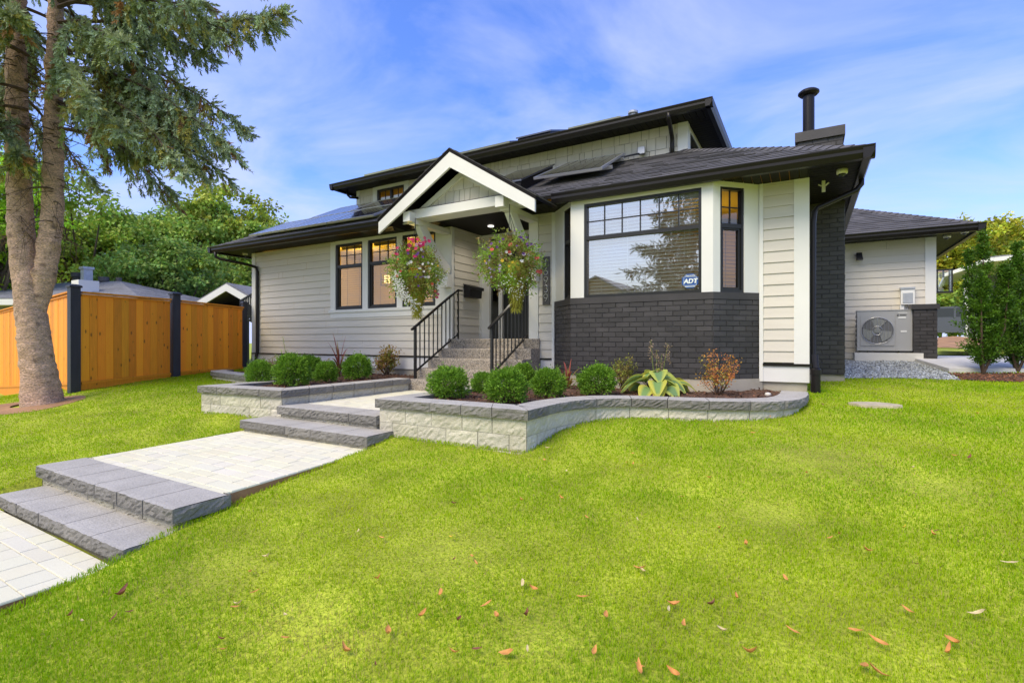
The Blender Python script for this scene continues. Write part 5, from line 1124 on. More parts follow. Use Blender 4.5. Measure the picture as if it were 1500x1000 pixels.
def column(x, y, H, w, label, seed, leaders=4):
    r = np.random.default_rng(seed); z0 = float(gz(x, y))+.05; t = thing('columnar_evergreen', label, 'evergreen', (x, y, z0), 'columnar evergreens'); b = MB(); P, A, Cc, Nn = [], [], [], []
    for k in range(leaders):
        f = 1 if k == 0 else r.uniform(.62, .9); a = k*2.1+r.uniform(-.4, .4); q = np.array([x+w*.33*math.cos(a)*(k > 0), y+w*.33*math.sin(a)*(k > 0)]); top = np.array([*q, z0+H*f]); s = np.array([x, y, z0-.05]); mid = np.array([*(q*.8+np.array([x, y])*.2), z0+H*f*.4])
        b.tube([s, mid, top], [.022, .014, .004], 6)
        m = int(170*f); u = r.uniform(.06, 1, m)**.85
        for uu in u:
            c0 = s*(1-uu)**2+2*mid*uu*(1-uu)+top*uu**2; az = r.uniform(0, 6.28); l = w*.31*min(1, .35+uu*3.2)*max(.12, 1-max(0, uu-.4)*1.45)*r.uniform(.5, 1.15); d = np.array([math.cos(az), math.sin(az), r.uniform(.5, 1.3)]); d /= np.linalg.norm(d)
            n = 34; v = r.uniform(.2, 1, (n, 1)); sp = r.normal(0, .022, (n, 3)); P.append(c0+d*l*v*1.15+sp); A.append(unit(d+r.normal(0, .65, (n, 3)))); Nn.append(r.normal(size=(n, 3))); br = r.uniform(.6, 1.3)
            Cc.append(np.repeat(np.array([[.06, .15, .012]])*br+np.array([[.09, .13, .006]])*(v.mean()*0+r.random()*.6), n, 0)*r.uniform(.8, 1.25, (n, 1)))
    P, A, Nn, Cc = map(np.concatenate, (P, A, Nn, Cc)); n = len(P); V, F = leaves(P, A, Nn, r.uniform(.03, .055, n), r.uniform(.014, .024, n)); npmesh('foliage', V, F, M['leaf'], np.repeat(Cc, 4, 0), parent=t); b.build('trunk', M['stem'], t)
column(2.48, 11.0, 2.25, .95, 'columnar evergreen with several leaders, nearer the brick pillar', 5); column(2.98, 11.35, 2.05, 1.0, 'columnar evergreen at the right edge of the mulch bed', 6); column(3.6, 11.6, 2.1, .8, 'columnar evergreen beyond the right edge of the picture', 8)

# ------------------------------------------------------------------ neighbours
def hip_house(name, label, c, w, d, z0, ze, zt, rot, wallm, roofm, over=.5, cat='house'):
    t = thing(name, label, cat, (*c, z0), rotz=0); ca, sa = math.cos(rot), math.sin(rot); X = lambda u, v, z: (c[0]+u*ca-v*sa, c[1]+u*sa+v*ca, z)
    def bx(b, u0, u1, v0, v1, za, zb): b.hexa([X(u0, v0, za), X(u1, v0, za), X(u1, v1, za), X(u0, v1, za), X(u0, v0, zb), X(u1, v0, zb), X(u1, v1, zb), X(u0, v1, zb)])
    b = MB(); bx(b, -w/2, w/2, -d/2, d/2, z0-.3, ze-.12); b.build('wall', wallm, t); b = MB(); W2, D2 = w/2+over, d/2+over; rl = max(.3, W2-D2) if W2 > D2 else .3
    E = [X(-W2, -D2, ze), X(W2, -D2, ze), X(W2, D2, ze), X(-W2, D2, ze)]; R0, R1 = X(-rl, 0, zt), X(rl, 0, zt)
    for q, sd in (((E[0], E[1], R0, R1), 1), ((E[2], E[3], R1, R0), 2), ((E[1], E[2], R1, R1), 3), ((E[3], E[0], R0, R0), 4)): roof_face(b, *q, seed=sd, exp=.3, tab=.9)
    rf = b.build('roof', roofm, t); b = MB(); bx(b, -W2, W2, -D2, D2, ze-.22, ze-.02); b.build('fascia', M['trim'], t)
    return t, rf, X, bx
t, rf, X, bx = hip_house('neighbour_house', 'low neighbour house with a grey hip roof showing above the fence', at(150, 21), 8.5, 7, .3, 2.95, 4.0, .5, M['nb_wall'], M['nb_roof'])
x, y = at(125, 18.2); b = MB(); b.box(x-.3, x+.3, y-.3, y+.3, 2.6, 3.68); b.build('chimney', M['trim'], rf)
for (px, z, h, r_) in ((112, 20.6, 4.3, .16), (152, 20.8, 4.15, .16), (174, 21, 4.15, .09)):
    x, y = at(px, z); b = MB(); b.lathe((x, y, 3.6), [(r_*.8, 0), (r_*.8, h-3.6-.2), (r_*1.15, h-3.6-.18), (r_*1.15, h-3.6)], 12); b.build('roof_vent', M['charcoal'], rf)
x, y = at(127, 20.4); b = MB(); b.box(x-.15, x+.15, y-.15, y+.15, 3.6, 4.4); b.box(x-.19, x+.19, y-.19, y+.19, 4.4, 4.5); b.build('metal_vent', M['galv'], rf)
# navy house with a white porch gable, left of our house
hx, hy = at(330, 20); t = thing('navy_house', 'navy sided neighbour house with a white porch gable behind the fence end', 'house', (hx, hy, .5)); rr = math.radians(22); ca, sa = math.cos(rr), math.sin(rr); X = lambda u, v, z: (hx+u*ca-v*sa, hy+u*sa+v*ca, z)
def gabled(b, u0, u1, v0, v1, ze, zp, th, over=.0):
    um = (u0+u1)/2
    for s, ue in ((-1, u0), (1, u1)):
        A = [X(um, v0, zp), X(ue, v0, ze), X(ue, v1, ze), X(um, v1, zp)]; b.hexa([(x, y, z-th) for x, y, z in A]+A)
def rake(b, u0, u1, v, ze, zp, h, th=.06):
    um = (u0+u1)/2
    for ue in (u0, u1): A = [X(um, v, zp-h), X(ue, v, ze-h), X(ue, v, ze-.03), X(um, v, zp-.03)]; Bq = [X(um, v+th, zp-h), X(ue, v+th, ze-h), X(ue, v+th, ze-.03), X(um, v+th, zp-.03)]; b.hexa(A+Bq)
b = MB(); gabled(b, -1.55, 1.75, -.05, 4, 2.95, 3.82, .06); gabled(b, -.75, 8.2, 3.0, 10, 3.6, 6.7, .1); b.build('roof', M['nb_roof'], t); b = MB(); rake(b, -1.52, 1.72, -.1, 2.92, 3.79, .3); rake(b, -.75, 8.2, 2.95, 3.57, 6.67, .22); b.build('fascia', M['trim'], t)
b = MB(); P = [X(u, 3.2, z) for u, z in ((-.5, .4), (8, .4), (8, 3.6), (3.72, 6.5), (-.5, 3.6))]; P2 = [X(u, 9.8, z) for u, z in ((-.5, .4), (8, .4), (8, 3.6), (3.72, 6.5), (-.5, 3.6))]; b.poly(P); b.poly(P2[::-1])
for i in range(5): j = (i+1) % 5; b.poly([P[j], P[i], P2[i], P2[j]])
b.build('wall', M['nb_navy'], t)
b = MB(); b.hexa([X(-1.2, .3, 2.7), X(1.5, .3, 2.7), X(1.5, 3.9, 2.7), X(-1.2, 3.9, 2.7), X(-1.2, .3, 2.76), X(1.5, .3, 2.76), X(1.5, 3.9, 2.76), X(-1.2, 3.9, 2.76)]); b.hexa([X(-1.35, .1, .4), X(-1.15, .1, .4), X(-1.15, .3, .4), X(-1.35, .3, .4), X(-1.35, .1, 2.7), X(-1.15, .1, 2.7), X(-1.15, .3, 2.7), X(-1.35, .3, 2.7)]); b.hexa([X(1.4, .1, .4), X(1.6, .1, .4), X(1.6, .3, .4), X(1.4, .3, .4), X(1.4, .1, 2.7), X(1.6, .1, 2.7), X(1.6, .3, 2.7), X(1.4, .3, 2.7)]); b.build('porch_frame', M['soffit'], t)
b = MB(); b.hexa([X(1.55, 3.6, 3), X(2.3, 3.6, 3), X(2.3, 4.2, 3), X(1.55, 4.2, 3), X(1.55, 3.6, 4.75), X(2.3, 3.6, 4.75), X(2.3, 4.2, 4.75), X(1.55, 4.2, 4.75)]); b.build('chimney', M['trim'], t)
b = MB(); q = at(352, 17.5); e = at(372, 16.2)
t2 = thing('deck_railing', 'dark deck railing peeking over the short fence run', 'railing', (*q, 2.4)); b.bar((*q, 2.9), (*e, 3.05), .06, .05); b.bar((*q, 2.2), (*e, 2.2), .05, .05); b.build('top_rail', M['black'], t2)
for k in range(9): f = k/8; x, y = q[0]+(e[0]-q[0])*f, q[1]+(e[1]-q[1])*f; b = MB(); b.box(x-.015, x+.015, y-.015, y+.015, 2.2, 2.9+.15*f); b.build('baluster', M['black'], t2)
# right neighbour: carport with white fascia
hx, hy = at(1472, 24); rr = math.radians(-8); ca, sa = math.cos(rr), math.sin(rr)
t = thing('carport', 'grey neighbour carport with a low white fascia behind the evergreens', 'carport', (hx, hy, 1.1))
def xb(b, u0, u1, v0, v1, za, zb, zc=None): zc = zb if zc is None else zc; b.hexa([X(u0, v0, za), X(u1, v0, za), X(u1, v1, za), X(u0, v1, za), X(u0, v0, zb), X(u1, v0, zc), X(u1, v1, zc), X(u0, v1, zb)])
b = MB(); b.hexa([X(-2.2, -.5, 4.7), X(-.6, -.5, 5.28), X(-.6, 6, 5.28), X(-2.2, 6, 4.7), X(-2.2, -.5, 4.86), X(-.6, -.5, 5.46), X(-.6, 6, 5.46), X(-2.2, 6, 4.86)]); b.hexa([X(-.6, -.5, 5.28), X(6, -.5, 5.5), X(6, 6, 5.5), X(-.6, 6, 5.28), X(-.6, -.5, 5.46), X(6, -.5, 5.7), X(6, 6, 5.7), X(-.6, 6, 5.46)]); b.build('fascia', M['trim'], t)
b = MB(); b.hexa([X(-2.1, -.45, 4.87), X(-.6, -.45, 5.47), X(-.6, 6, 5.47), X(-2.1, 6, 4.87), X(-2.1, -.45, 4.9), X(-.6, -.45, 5.5), X(-.6, 6, 5.5), X(-2.1, 6, 4.9)]); xb(b, -.6, 6, -.45, 6, 5.48, 5.53, 5.74); b.build('roof', M['nb_roof'], t)
b = MB(); xb(b, 1.6, 6, .3, 5.8, 1.0, 5.2); xb(b, -1.3, -.95, .1, .4, 1.0, 4.75); b.build('wall', M['nb_wall'], t)
b = MB(); xb(b, -.5, 1.5, 3.0, 3.2, 1.0, 5.0); b.build('back_panel', M['nb_wall'], t); b = MB(); xb(b, -1.45, -1.3, .12, .3, 1.0, 4.7); b.build('post', M['trim'], t)
def pickup(c, rot, z0):
    ca, sa = math.cos(rot), math.sin(rot); Y = lambda u, v, z: (c[0]+u*ca-v*sa, c[1]+u*sa+v*ca, z0+z); t = thing('pickup_truck', 'dark pickup truck parked beyond the brick pillar', 'truck', (*c, z0))
    prof = [(-2.7, .55), (-2.7, 1.12), (-1.1, 1.18), (-.95, 1.25), (-.6, 1.78), (.75, 1.82), (1.35, 1.22), (2.5, 1.1), (2.72, .9), (2.72, .5), (1.95, .5), (1.85, .75), (1.35, .75), (1.25, .5), (-1.3, .5), (-1.4, .75), (-1.95, .75), (-2.05, .5)]
    b = MB(); A = [Y(u, -.92, z) for u, z in prof]; Bq = [Y(u, .92, z) for u, z in prof]; b.poly(A); b.poly(Bq[::-1])
    for i in range(len(prof)): j = (i+1) % len(prof); b.poly([A[j], A[i], Bq[i], Bq[j]])
    b.build('body', M['car_paint'], t)
    for s in (-1, 1):
        b = MB(); v = s*.935; b.poly([Y(u, v, z) for u, z in ((-.82, 1.28), (.05, 1.28), (.05, 1.7), (-.55, 1.7))]); b.poly([Y(u, v, z) for u, z in ((.15, 1.28), (1.1, 1.28), (.7, 1.7), (.15, 1.72))]); b.build('side_window', M['car_glass'], t)
        for u in (-1.67, 1.6):
            b = MB(); n = 22; R_ = .38
            for va, vb in ((v-.12*s, v+.015*s),):
                a_, c_ = [Y(u+R_*math.cos(2*PI*k/n), va, .38+R_*math.sin(2*PI*k/n)) for k in range(n)], [Y(u+R_*math.cos(2*PI*k/n), vb, .38+R_*math.sin(2*PI*k/n)) for k in range(n)]
                b.poly(a_); b.poly(c_[::-1])
                for k in range(n): b.poly([a_[k], a_[(k+1) % n], c_[(k+1) % n], c_[k]])
            w = b.build('wheel', M['tyre'], t); b = MB(); b.poly([Y(u+.2*math.cos(2*PI*k/n), v+.02*s, .38+.2*math.sin(2*PI*k/n)) for k in range(n)]); b.build('rim', M['alu'], w)
    b = MB(); b.hexa([Y(-2.78, -.85, .48), Y(-2.68, -.85, .48), Y(-2.68, .85, .48), Y(-2.78, .85, .48), Y(-2.78, -.85, .66), Y(-2.68, -.85, .66), Y(-2.68, .85, .66), Y(-2.78, .85, .66)]); b.build('bumper', M['alu'], t)
    for s in (-1, 1): b = MB(); b.hexa([Y(-2.73, s*.72, .85), Y(-2.69, s*.72, .85), Y(-2.69, s*.9, .85), Y(-2.73, s*.9, .85), Y(-2.73, s*.72, 1.1), Y(-2.69, s*.72, 1.1), Y(-2.69, s*.9, 1.1), Y(-2.73, s*.9, 1.1)]); b.build('tail_light', pmat('tail_lamp_red', (.25, .01, .01), .3), t)
pickup(at(1384, 26), math.radians(8), 1.45)
flat('dirt_bed', [at(1366, 19), at(1440, 18.6), at(1470, 23), at(1366, 23)], lambda X, Y: 1.2+.11*(-.5045*X+.8634*Y-18.5)+.05*np.sin(3*X)*np.cos(2*Y), M['dirt'], 0, 'structure', st=.2)
flat('lawn_strip', [at(1360, 15.9), at(1560, 15.4), at(1560, 18.6), at(1360, 19)], lambda X, Y: 1.21+0*X, M['soil'], 0, 'structure', st=.3)
# house across the street (only mirrored in the bay glass)
hx, hy = -13.5, -21; rr = 0.; ca, sa = 1., 0.
t = thing('street_house', 'tan gabled house across the street, mirrored low in the bay pane', 'house', (hx, hy, -.3)); b = MB(); P = [X(-4.5, 0, -.5), X(4.5, 0, -.5), X(4.5, 0, 3.9), X(0, 0, 6.2), X(-4.5, 0, 3.9)]; P2 = [X(u, -9, z) for u, z in ((-4.5, -.5), (4.5, -.5), (4.5, 3.9), (0, 6.2), (-4.5, 3.9))]; b.poly(P[::-1]); b.poly(P2)
for i in range(5): j = (i+1) % 5; b.poly([P[i], P[j], P2[j], P2[i]])
b.build('wall', pmat('tan_wall', (.4, .3, .18), .8, var=.1), t); b = MB(); gabled(b, -5, 5, .5, -9.5, 3.65, 6.35, .12); b.build('roof', M['nb_roof'], t)
for u in (-2.2, 2.2): b = MB(); xb(b, u-.7, u+.7, -.02, .03, 1.2, 2.7); b.build('window', M['car_glass'], t)

# ------------------------------------------------------------------ shrubs and flowers in the planters
def tint(base, n, lo=.75, hi=1.25): return np.array(base)*rng.uniform(lo, hi, (n, 1))
def boxwood(seed):
    r = np.random.default_rng(seed); t = thing('boxwood_shrub', 'x', 'shrub', (0, 0, 0), 'clipped green boxwood shrubs'); n = 7200
    d = unit(r.normal(size=(n, 3))); d[:, 2] = np.where(d[:, 2] < -.7, -d[:, 2], d[:, 2]); cl = unit(r.normal(size=(70, 3))); near = (d@cl.T).max(1)
    rad = .25*(1+.17*vnoise(d*3, 1.2, seed))*(.72+.34*np.clip((near-.88)*8, 0, 1))*r.uniform(.3, 1.06, n)**.4; stray = (r.random(n) < .06)*r.uniform(0, .3, n); rad = rad*(1+stray); P = d*rad[:, None]*np.array([1, 1, .95])+np.array([0, 0, .2])
    k = P[:, 2] > .0; P, d, rad = P[k], d[k], rad[k]; n = len(P)
    A = unit(d+r.normal(0, .55, (n, 3))+np.array([0, 0, .35])); V, F = leaves(P, A, r.normal(size=(n, 3)), r.uniform(.026, .046, n), r.uniform(.011, .017, n), .05)
    f = r.random((n, 1)); c = (np.array([[.1, .23, .022]])*(1-f)+np.array([[.27, .48, .04]])*f)*r.uniform(.7, 1.3, (n, 1)); npmesh('foliage', V, F, M['leaf'], np.repeat(c, 4, 0), parent=t)
    b = MB()
    for q in range(26): e = unit(r.normal(size=(1, 3)))[0]; e[2] = abs(e[2])+.25; e = e/np.linalg.norm(e)*.2; b.tube([(0, 0, -.03), tuple(e*.4+np.array([0, 0, .08])), tuple(e+np.array([0, 0, .12]))], [.008, .006, .003], 4, cap=False)
    b.build('stems', M['stem'], t); return t
BX = [boxwood(k) for k in range(3)]; used_bx = set()
SOIL = .815
def put_bush(px, yc, wpx, label):
    """a bush standing on the planter soil, wide as its picture width"""
    z = (1.5-SOIL)*740/(yc-495); x, y = at(px, z); s = wpx/740*z/.58; k = len(used_bx) % 3; used_bx.add(label)
    if len(used_bx) <= 3: o = BX[k]; o.location = (x, y, SOIL); o.rotation_euler = (0, 0, px); o.scale = (s, s, s*rng.uniform(.93, 1.02)); o['label'] = label
    else: dup(BX[k], (x, y, SOIL), px, (s*rng.uniform(.88, 1.1), s*rng.uniform(.88, 1.1), s*rng.uniform(.86, 1.1)), label)
for px, yb, w, lab in ((656, 579, 64, 'clipped boxwood at the inner left corner of the curved planter, beside the patio'), (742, 585, 68, 'light green boxwood at the front corner of the curved planter'), (802, 577, 58, 'boxwood in the curved planter between the front corner bush and the last one'), (874, 574, 62, 'last boxwood along the curved planter, in front of the brick bay'),
        (709, 570, 42, 'boxwood half hidden behind the light green corner one'), (765, 563, 46, 'boxwood at the back of the curved planter beside the entry steps'),
        (379, 558, 44, 'leftmost boxwood in the stepped planter'), (427, 560, 58, 'largest boxwood in the stepped planter, second from the left'), (477, 555, 44, 'boxwood in the stepped planter left of the red spiky plant'), (523, 551, 46, 'boxwood in the stepped planter closest to the entry railing'), (452, 549, 50, 'boxwood standing in the second row of the stepped planter')):
    put_bush(px, yb, w, lab)
def soil_at(px, yc): z = (1.5-SOIL)*740/(yc-495); x, y = at(px, z); return x, y, z
def twiggy(px, yb, h, w, label, tones, seed, n=26, leaf=.03, per=16, name='shrub', airy=.06):
    r = np.random.default_rng(seed); x, y, z = soil_at(px, yb); t = thing(name, label, 'shrub', (x, y, SOIL)); b = MB(); P, C = [], []
    for k in range(n):
        a = r.uniform(0, 6.28); q = r.random()**.5; e = np.array([x+math.cos(a)*w/2*q, y+math.sin(a)*w/2*q, SOIL+h*r.uniform(.45, 1)*(1-.25*q)]); s = np.array([x+r.normal(0, .015), y+r.normal(0, .015), SOIL-.03]); m = s*.45+e*.55+np.array([0, 0, -.02]); b.tube([s, m, e], [.006, .004, .002], 4, cap=False)
        for f in (1., .8, .62):
            c0 = m+(e-m)*(2*f-1) if f > .5 else m; P.append(c0+r.normal(0, airy*h, (per, 3))); tn = np.array(tones[r.integers(len(tones))]); C.append(tn*r.uniform(.7, 1.3, (per, 1)))
    P, C = np.concatenate(P), np.concatenate(C); m = len(P); V, F = leaves(P, unit(r.normal(size=(m, 3))+[0, 0, .4]), r.normal(size=(m, 3)), leaf*r.uniform(.7, 1.3, m), leaf*.55*r.uniform(.7, 1.3, m), .05); npmesh('foliage', V, F, M['leaf'], np.repeat(C, 4, 0), parent=t); b.build('stems', M['stem'], t)
OL = [(.34, .3, .05), (.42, .28, .06), (.26, .3, .06), (.4, .2, .07)]
twiggy(566, 545, .66, .46, 'bronze leaved shrub in front of the lit windows by the entry railing', OL, 1, 30, .048, 14)
twiggy(398, 545, .42, .5, 'bronze green shrub behind the leftmost boxwood by the downspout', OL, 2, 20, .04, 10); twiggy(455, 540, .4, .35, 'low reddish shrub behind the boxwood row under the left wall', OL, 3, 12, .035, 8)
twiggy(911, 565, .54, .36, 'yellowish green shrub against the dark brick bay', [(.33, .33, .05), (.28, .22, .06), (.24, .27, .05)], 4, 26, .028, 14)
twiggy(1053, 574, .6, .5, 'orange red azalea shrub in front of the brick bay', [(.62, .28, .04), (.62, .22, .07), (.62, .36, .06), (.42, .36, .07), (.6, .26, .1)], 5, 26, .03, 12, airy=.05)
def strap(P0, az, L, w, curl, col0, col1, r):
    n = 9; q = np.linspace(0, 1, n)[:, None]; h = np.array([math.cos(az), math.sin(az), 0]); up = np.array([0, 0, 1.]); pts = P0+h*L*(curl*q**1.6*.8)+up*L*(q*(1-.15*curl)-.75*curl*q**2.6)*.95; sd = np.cross(h, up); wv = w*np.sin(np.clip(q*.92+.08, 0, 1)*PI)**.6*(1-.3*q)
    V = np.concatenate([pts-sd*wv/2, pts+sd*wv/2]); F = np.array([[i, i+1, n+i+1, n+i] for i in range(n-1)]); c = np.array(col0)*(1-q)+np.array(col1)*q; return V, F, np.concatenate([c, c])
def merge(parts):
    V, F, C, o = [], [], [], 0
    for v, f, c in parts: V.append(v); F.append(f+o); C.append(c); o += len(v)
    return np.concatenate(V), np.concatenate(F), np.concatenate(C)
def spiky(px, yb, label, seed, H=.62, yellow=.15):
    r = np.random.default_rng(seed); x, y, z = soil_at(px, yb); parts = []
    for k in range(24):
        red = r.random() > yellow; L = H*r.uniform(.55, 1.1); parts.append(strap(np.array([x, y, SOIL-.02]), r.uniform(0, 6.28), L, .034, r.uniform(.1, .9), (.2, .07, .04) if red else (.34, .3, .07), (.46, .12, .09) if red else (.6, .4, .1), r))
    V, F, C = merge(parts); t = thing('spiky_plant', label, 'plant', (x, y, SOIL)); npmesh('leaves', V, F, M['leaf'], C, parent=t)
spiky(497, 546, 'red sword leaved plant below the lit windows', 1, 1.05); spiky(832, 566, 'red and straw coloured sword leaved plant between two boxwoods by the bay', 2, .6, .45)
def hosta(px, yb):
    x, y, z = soil_at(px, yb); t = thing('hosta_plant', 'broad leaved hosta with yellow edges and dry flower spikes by the bay', 'plant', (x, y, SOIL)); r = np.random.default_rng(4); parts, b = [], MB()
    for k in range(24):
        az = k*2.4+r.uniform(-.3, .3); big = k >= 9; L = r.uniform(.24, .32) if big else r.uniform(.16, .22); rr = r.uniform(.1, .26) if big else r.uniform(.02, .1); h = np.array([math.cos(az), math.sin(az), 0]); sd = np.array([-h[1], h[0], 0]); zz = SOIL+(r.uniform(.06, .24) if big else r.uniform(.16, .3)); P0 = np.array([x, y, zz])+h*rr; nu, nv = 9, 7; G = []; Cc = []; lift = r.uniform(.1, .5); roll = r.uniform(-.35, .35)
        pale = r.random() < .55
        for i in range(nu):
            q = i/(nu-1); w = .115*math.sin(PI*min(1, q*.9+.06)**.72)**.6*(1.1-.3*q)
            for j in range(nv):
                v = -1+2*j/(nv-1); p = P0+h*L*q+sd*w*v+np.array([0, 0, L*(lift*q-.8*q*q)+.03*abs(v)*(1-q)+.005*math.sin(v*7)+roll*w*v]); G.append(p); edge = abs(v) > .62 or q > .88
                Cc.append((.62, .6, .1) if edge and pale else ((.5, .56, .12) if edge else ((.24, .4, .13) if pale else (.2, .34, .14))))
        F = np.array([[i*nv+j, i*nv+j+1, (i+1)*nv+j+1, (i+1)*nv+j] for i in range(nu-1) for j in range(nv-1)]); parts.append((np.array(G), F, np.array(Cc))); b.tube([(x, y, SOIL-.02), tuple(P0+np.array([0, 0, .0]))], .005, 4)
    V, F, C = merge(parts); npmesh('leaves', V, F, M['leaf'], C, parent=t, smooth=True); b.build('leaf_stalks', M['stem'], t)
    for dx, H in ((-.06, .7), (.0, .58), (.05, .52), (.11, .66)):
        b = MB(); top = np.array([x+dx*1.3, y, SOIL+H]); b.tube([(x, y, SOIL), (x+dx*.8, y, SOIL+H*.5), tuple(top)], [.006, .005, .003], 5, (.24, .3, .08)); o = b.build('flower_stalk', M['leaf'], t); n = 60; q = rng.uniform(0, 1, n)
        P = top-np.array([0, 0, 1])*(q*.26)[:, None]+rng.normal(0, .014, (n, 3)); V, F = leaves(P, unit(rdir(n)+[0, 0, -.6]), rdir(n), np.full(n, .035), np.full(n, .016)); npmesh('dry_blooms', V, F, M['petal'], np.repeat(tint((.4, .3, .2), n, .5, 1.2), 4, 0), parent=o)
hosta(962, 572)
x, y, z = soil_at(424, 548); t = thing('weed_stalk', 'thin bare yellow green stalk rising above the stepped planter bushes', 'plant', (x, y, SOIL)); b = MB(); b.tube([(x, y, SOIL), (x-.1, y, SOIL+.4), (x-.2, y, SOIL+.78)], .005, 5, (.4, .45, .08)); b.tube([(x+.1, y, SOIL), (x+.02, y, SOIL+.3), (x-.45, y, SOIL+.45)], .004, 5, (.4, .45, .08)); b.build('stalk', M['leaf'], t)

# ------------------------------------------------------------------ hanging baskets
def flower(P, Nn, rad, petals=5):
    """flat petalled blooms -> V,F (4 verts per petal)"""
    n = len(P); Nn = unit(Nn); a = unit(np.cross(Nn, rdir(n))); b = np.cross(Nn, a); Vs = []
    for k in range(petals):
        t0, t1, t2 = (2*PI*(k+q)/petals for q in (-.42, 0, .42)); e = lambda t, f: P+(a*math.cos(t)+b*math.sin(t))*(rad*f)[:, None]+Nn*(rad*.22*f)[:, None]; Vs.append(np.stack([P, e(t0, .85), e(t1, 1.05), e(t2, .85)], 1))
    V = np.concatenate(Vs, 0).reshape(-1, 3); return V, np.arange(len(V)).reshape(-1, 4)
def basket(x, y, zhook, zc, w, h, seed, label, spec, dx):
    r = np.random.default_rng(seed); t = thing('hanging_basket', label, 'flower basket', (x, y, zc), 'hanging flower baskets'); R2 = np.array([.8634, .5045, 0.])
    b = MB(); n = 20; prof = [(.03, -h*.6), (.08, -h*.5), (.11, -h*.36), (.13, -h*.15), (.14, .05)]; cx = np.array([x, y, zc])+R2*dx; b.lathe(tuple(cx), prof, 18); b.build('moss_basket', M['moss'], t, smooth=True)
    b = MB()
    for k in range(3): a = 2*PI*k/3; b.tube([(cx[0]+.15*math.cos(a), cx[1]+.15*math.sin(a), zc+.06), (x, y, zhook-.12)], .004, 4)
    b.tube([(x, y, zhook-.13), (x, y, zhook+.02)], .006, 5); b.build('chain', M['black'], t)
    N_ = 6500; d = unit(r.normal(size=(N_, 3))); rad = (1+.34*vnoise(d*2.6, 1.4, seed))*r.uniform(.45, 1.06, N_)**.6; P = np.array([x, y, zc+.03*h])+d*rad[:, None]*np.array([w/2, w/2, h*.4]); low = P[:, 2] < zc
    hue = vnoise(d*2., 1.4, seed+3); c = np.where((hue > .12)[:, None], np.array([[.27, .45, .05]]), np.where((hue > -.35)[:, None], np.array([[.3, .34, .07]]), np.array([[.24, .17, .06]])))*r.uniform(.65, 1.35, (N_, 1))
    V, F = leaves(P, unit(d+r.normal(0, .7, (N_, 3))+[0, 0, -.1]), r.normal(size=(N_, 3)), r.uniform(.025, .058, N_), r.uniform(.014, .03, N_), .06); parts = [(V, F, np.repeat(c, 4, 0))]
    m = 900; a = r.uniform(0, 6.28, m); q = r.uniform(0, 1, m); rr = .165*(1-.75*q)+.02; P = np.stack([cx[0]+rr*np.cos(a), cx[1]+rr*np.sin(a), zc-.02-q*h*.6], 1); V, F = leaves(P, unit(np.stack([.3*np.cos(a), .3*np.sin(a), -1+0*a], 1)+r.normal(0, .2, (m, 3))), np.stack([np.cos(a), np.sin(a), 0*a], 1), r.uniform(.05, .1, m), r.uniform(.006, .014, m)); parts.append((V, F, np.repeat(np.array([[.4, .4, .04]])*r.uniform(.6, 1.3, (m, 1)), 4, 0)))
    for k in range(30):       # loose trailing sprays
        a = r.uniform(0, 6.28); p = np.array([x+w*.4*math.cos(a), y+w*.4*math.sin(a), zc+r.uniform(-.1, .2)*h]); j = 24; q = r.uniform(0, 1, (j, 1)); dd = np.array([math.cos(a), math.sin(a), r.uniform(-.9, .5)]); P = p+dd*q*.22+r.normal(0, .012, (j, 3)); V, F = leaves(P, unit(dd+r.normal(0, .8, (j, 3))), r.normal(size=(j, 3)), np.full(j, .03), np.full(j, .013)); parts.append((V, F, np.repeat(tint((.26, .38, .06), j), 4, 0)))
    V, F, C = merge(parts); npmesh('foliage', V, F, M['leaf'], C, parent=t)
    view = unit(-np.array([x, y, 0.])); rt = np.array([-view[1], view[0], 0.])
    for nm, col, items, size, pet in spec:
        P, Nn = [], []
        for (u, v, cnt, sp) in items:
            q = np.stack([r.normal(0, sp, cnt)+u, r.normal(0, sp, cnt)+v], 1)
            for uu, vv in q:
                e = max(0., 1-(uu/.5)**2*1.0-(vv/.5)**2*.5); dp = math.sqrt(e)*w*.44; P.append(np.array([x, y, zc])+rt*uu*w+view*(dp+.07)+np.array([0, 0, vv*h])); Nn.append(view+rt*uu*1.2+np.array([0, 0, .35])+r.normal(0, .35, 3))
        P, Nn = np.array(P), np.array(Nn); V, F = flower(P, Nn, size*.8*r.uniform(.7, 1.2, len(P)), pet); c = np.tile(np.repeat(np.array(col)*r.uniform(.8, 1.15, (len(P), 1)), 4, 0), (pet, 1)); npmesh(nm, V, F, M['petal'], c, parent=t)
basket(-5.87, 6.72, 3.62, 2.66, .84, 1.18, 3, 'hanging flower basket with a white alyssum trail and magenta blooms on top',
       (('magenta_flowers', (.62, .02, .14), [(-.12, .42, 5, .05), (.14, .42, 7, .05), (.0, .4, 5, .05), (-.36, .3, 2, .03), (.0, .22, 1, .02), (.42, -.28, 2, .03)], .045, 6), ('white_flowers', (.75, .74, .7), [(.12, .08, 3, .05), (.25, .02, 3, .06), (-.1, .1, 2, .05), (.28, .13, 2, .05), (.05, .38, 3, .04)], .036, 7),
        ('alyssum_trail', (.75, .76, .7), [(-.38, -.08, 70, .05), (-.33, -.2, 90, .055), (-.24, -.32, 90, .05), (-.12, -.42, 60, .05), (.02, -.48, 26, .05)], .015, 4), ('purple_flowers', (.16, .06, .3), [(-.1, .22, 3, .08), (.05, .3, 4, .08), (.2, .18, 2, .08), (.05, -.1, 5, .06)], .026, 5), ('coral_flowers', (.7, .12, .08), [(-.35, .12, 2, .03), (-.36, .0, 2, .03), (.36, -.2, 4, .05)], .03, 5), ('yellow_flower', (.8, .5, .02), [(.45, .1, 1, .005)], .04, 6)), .03)
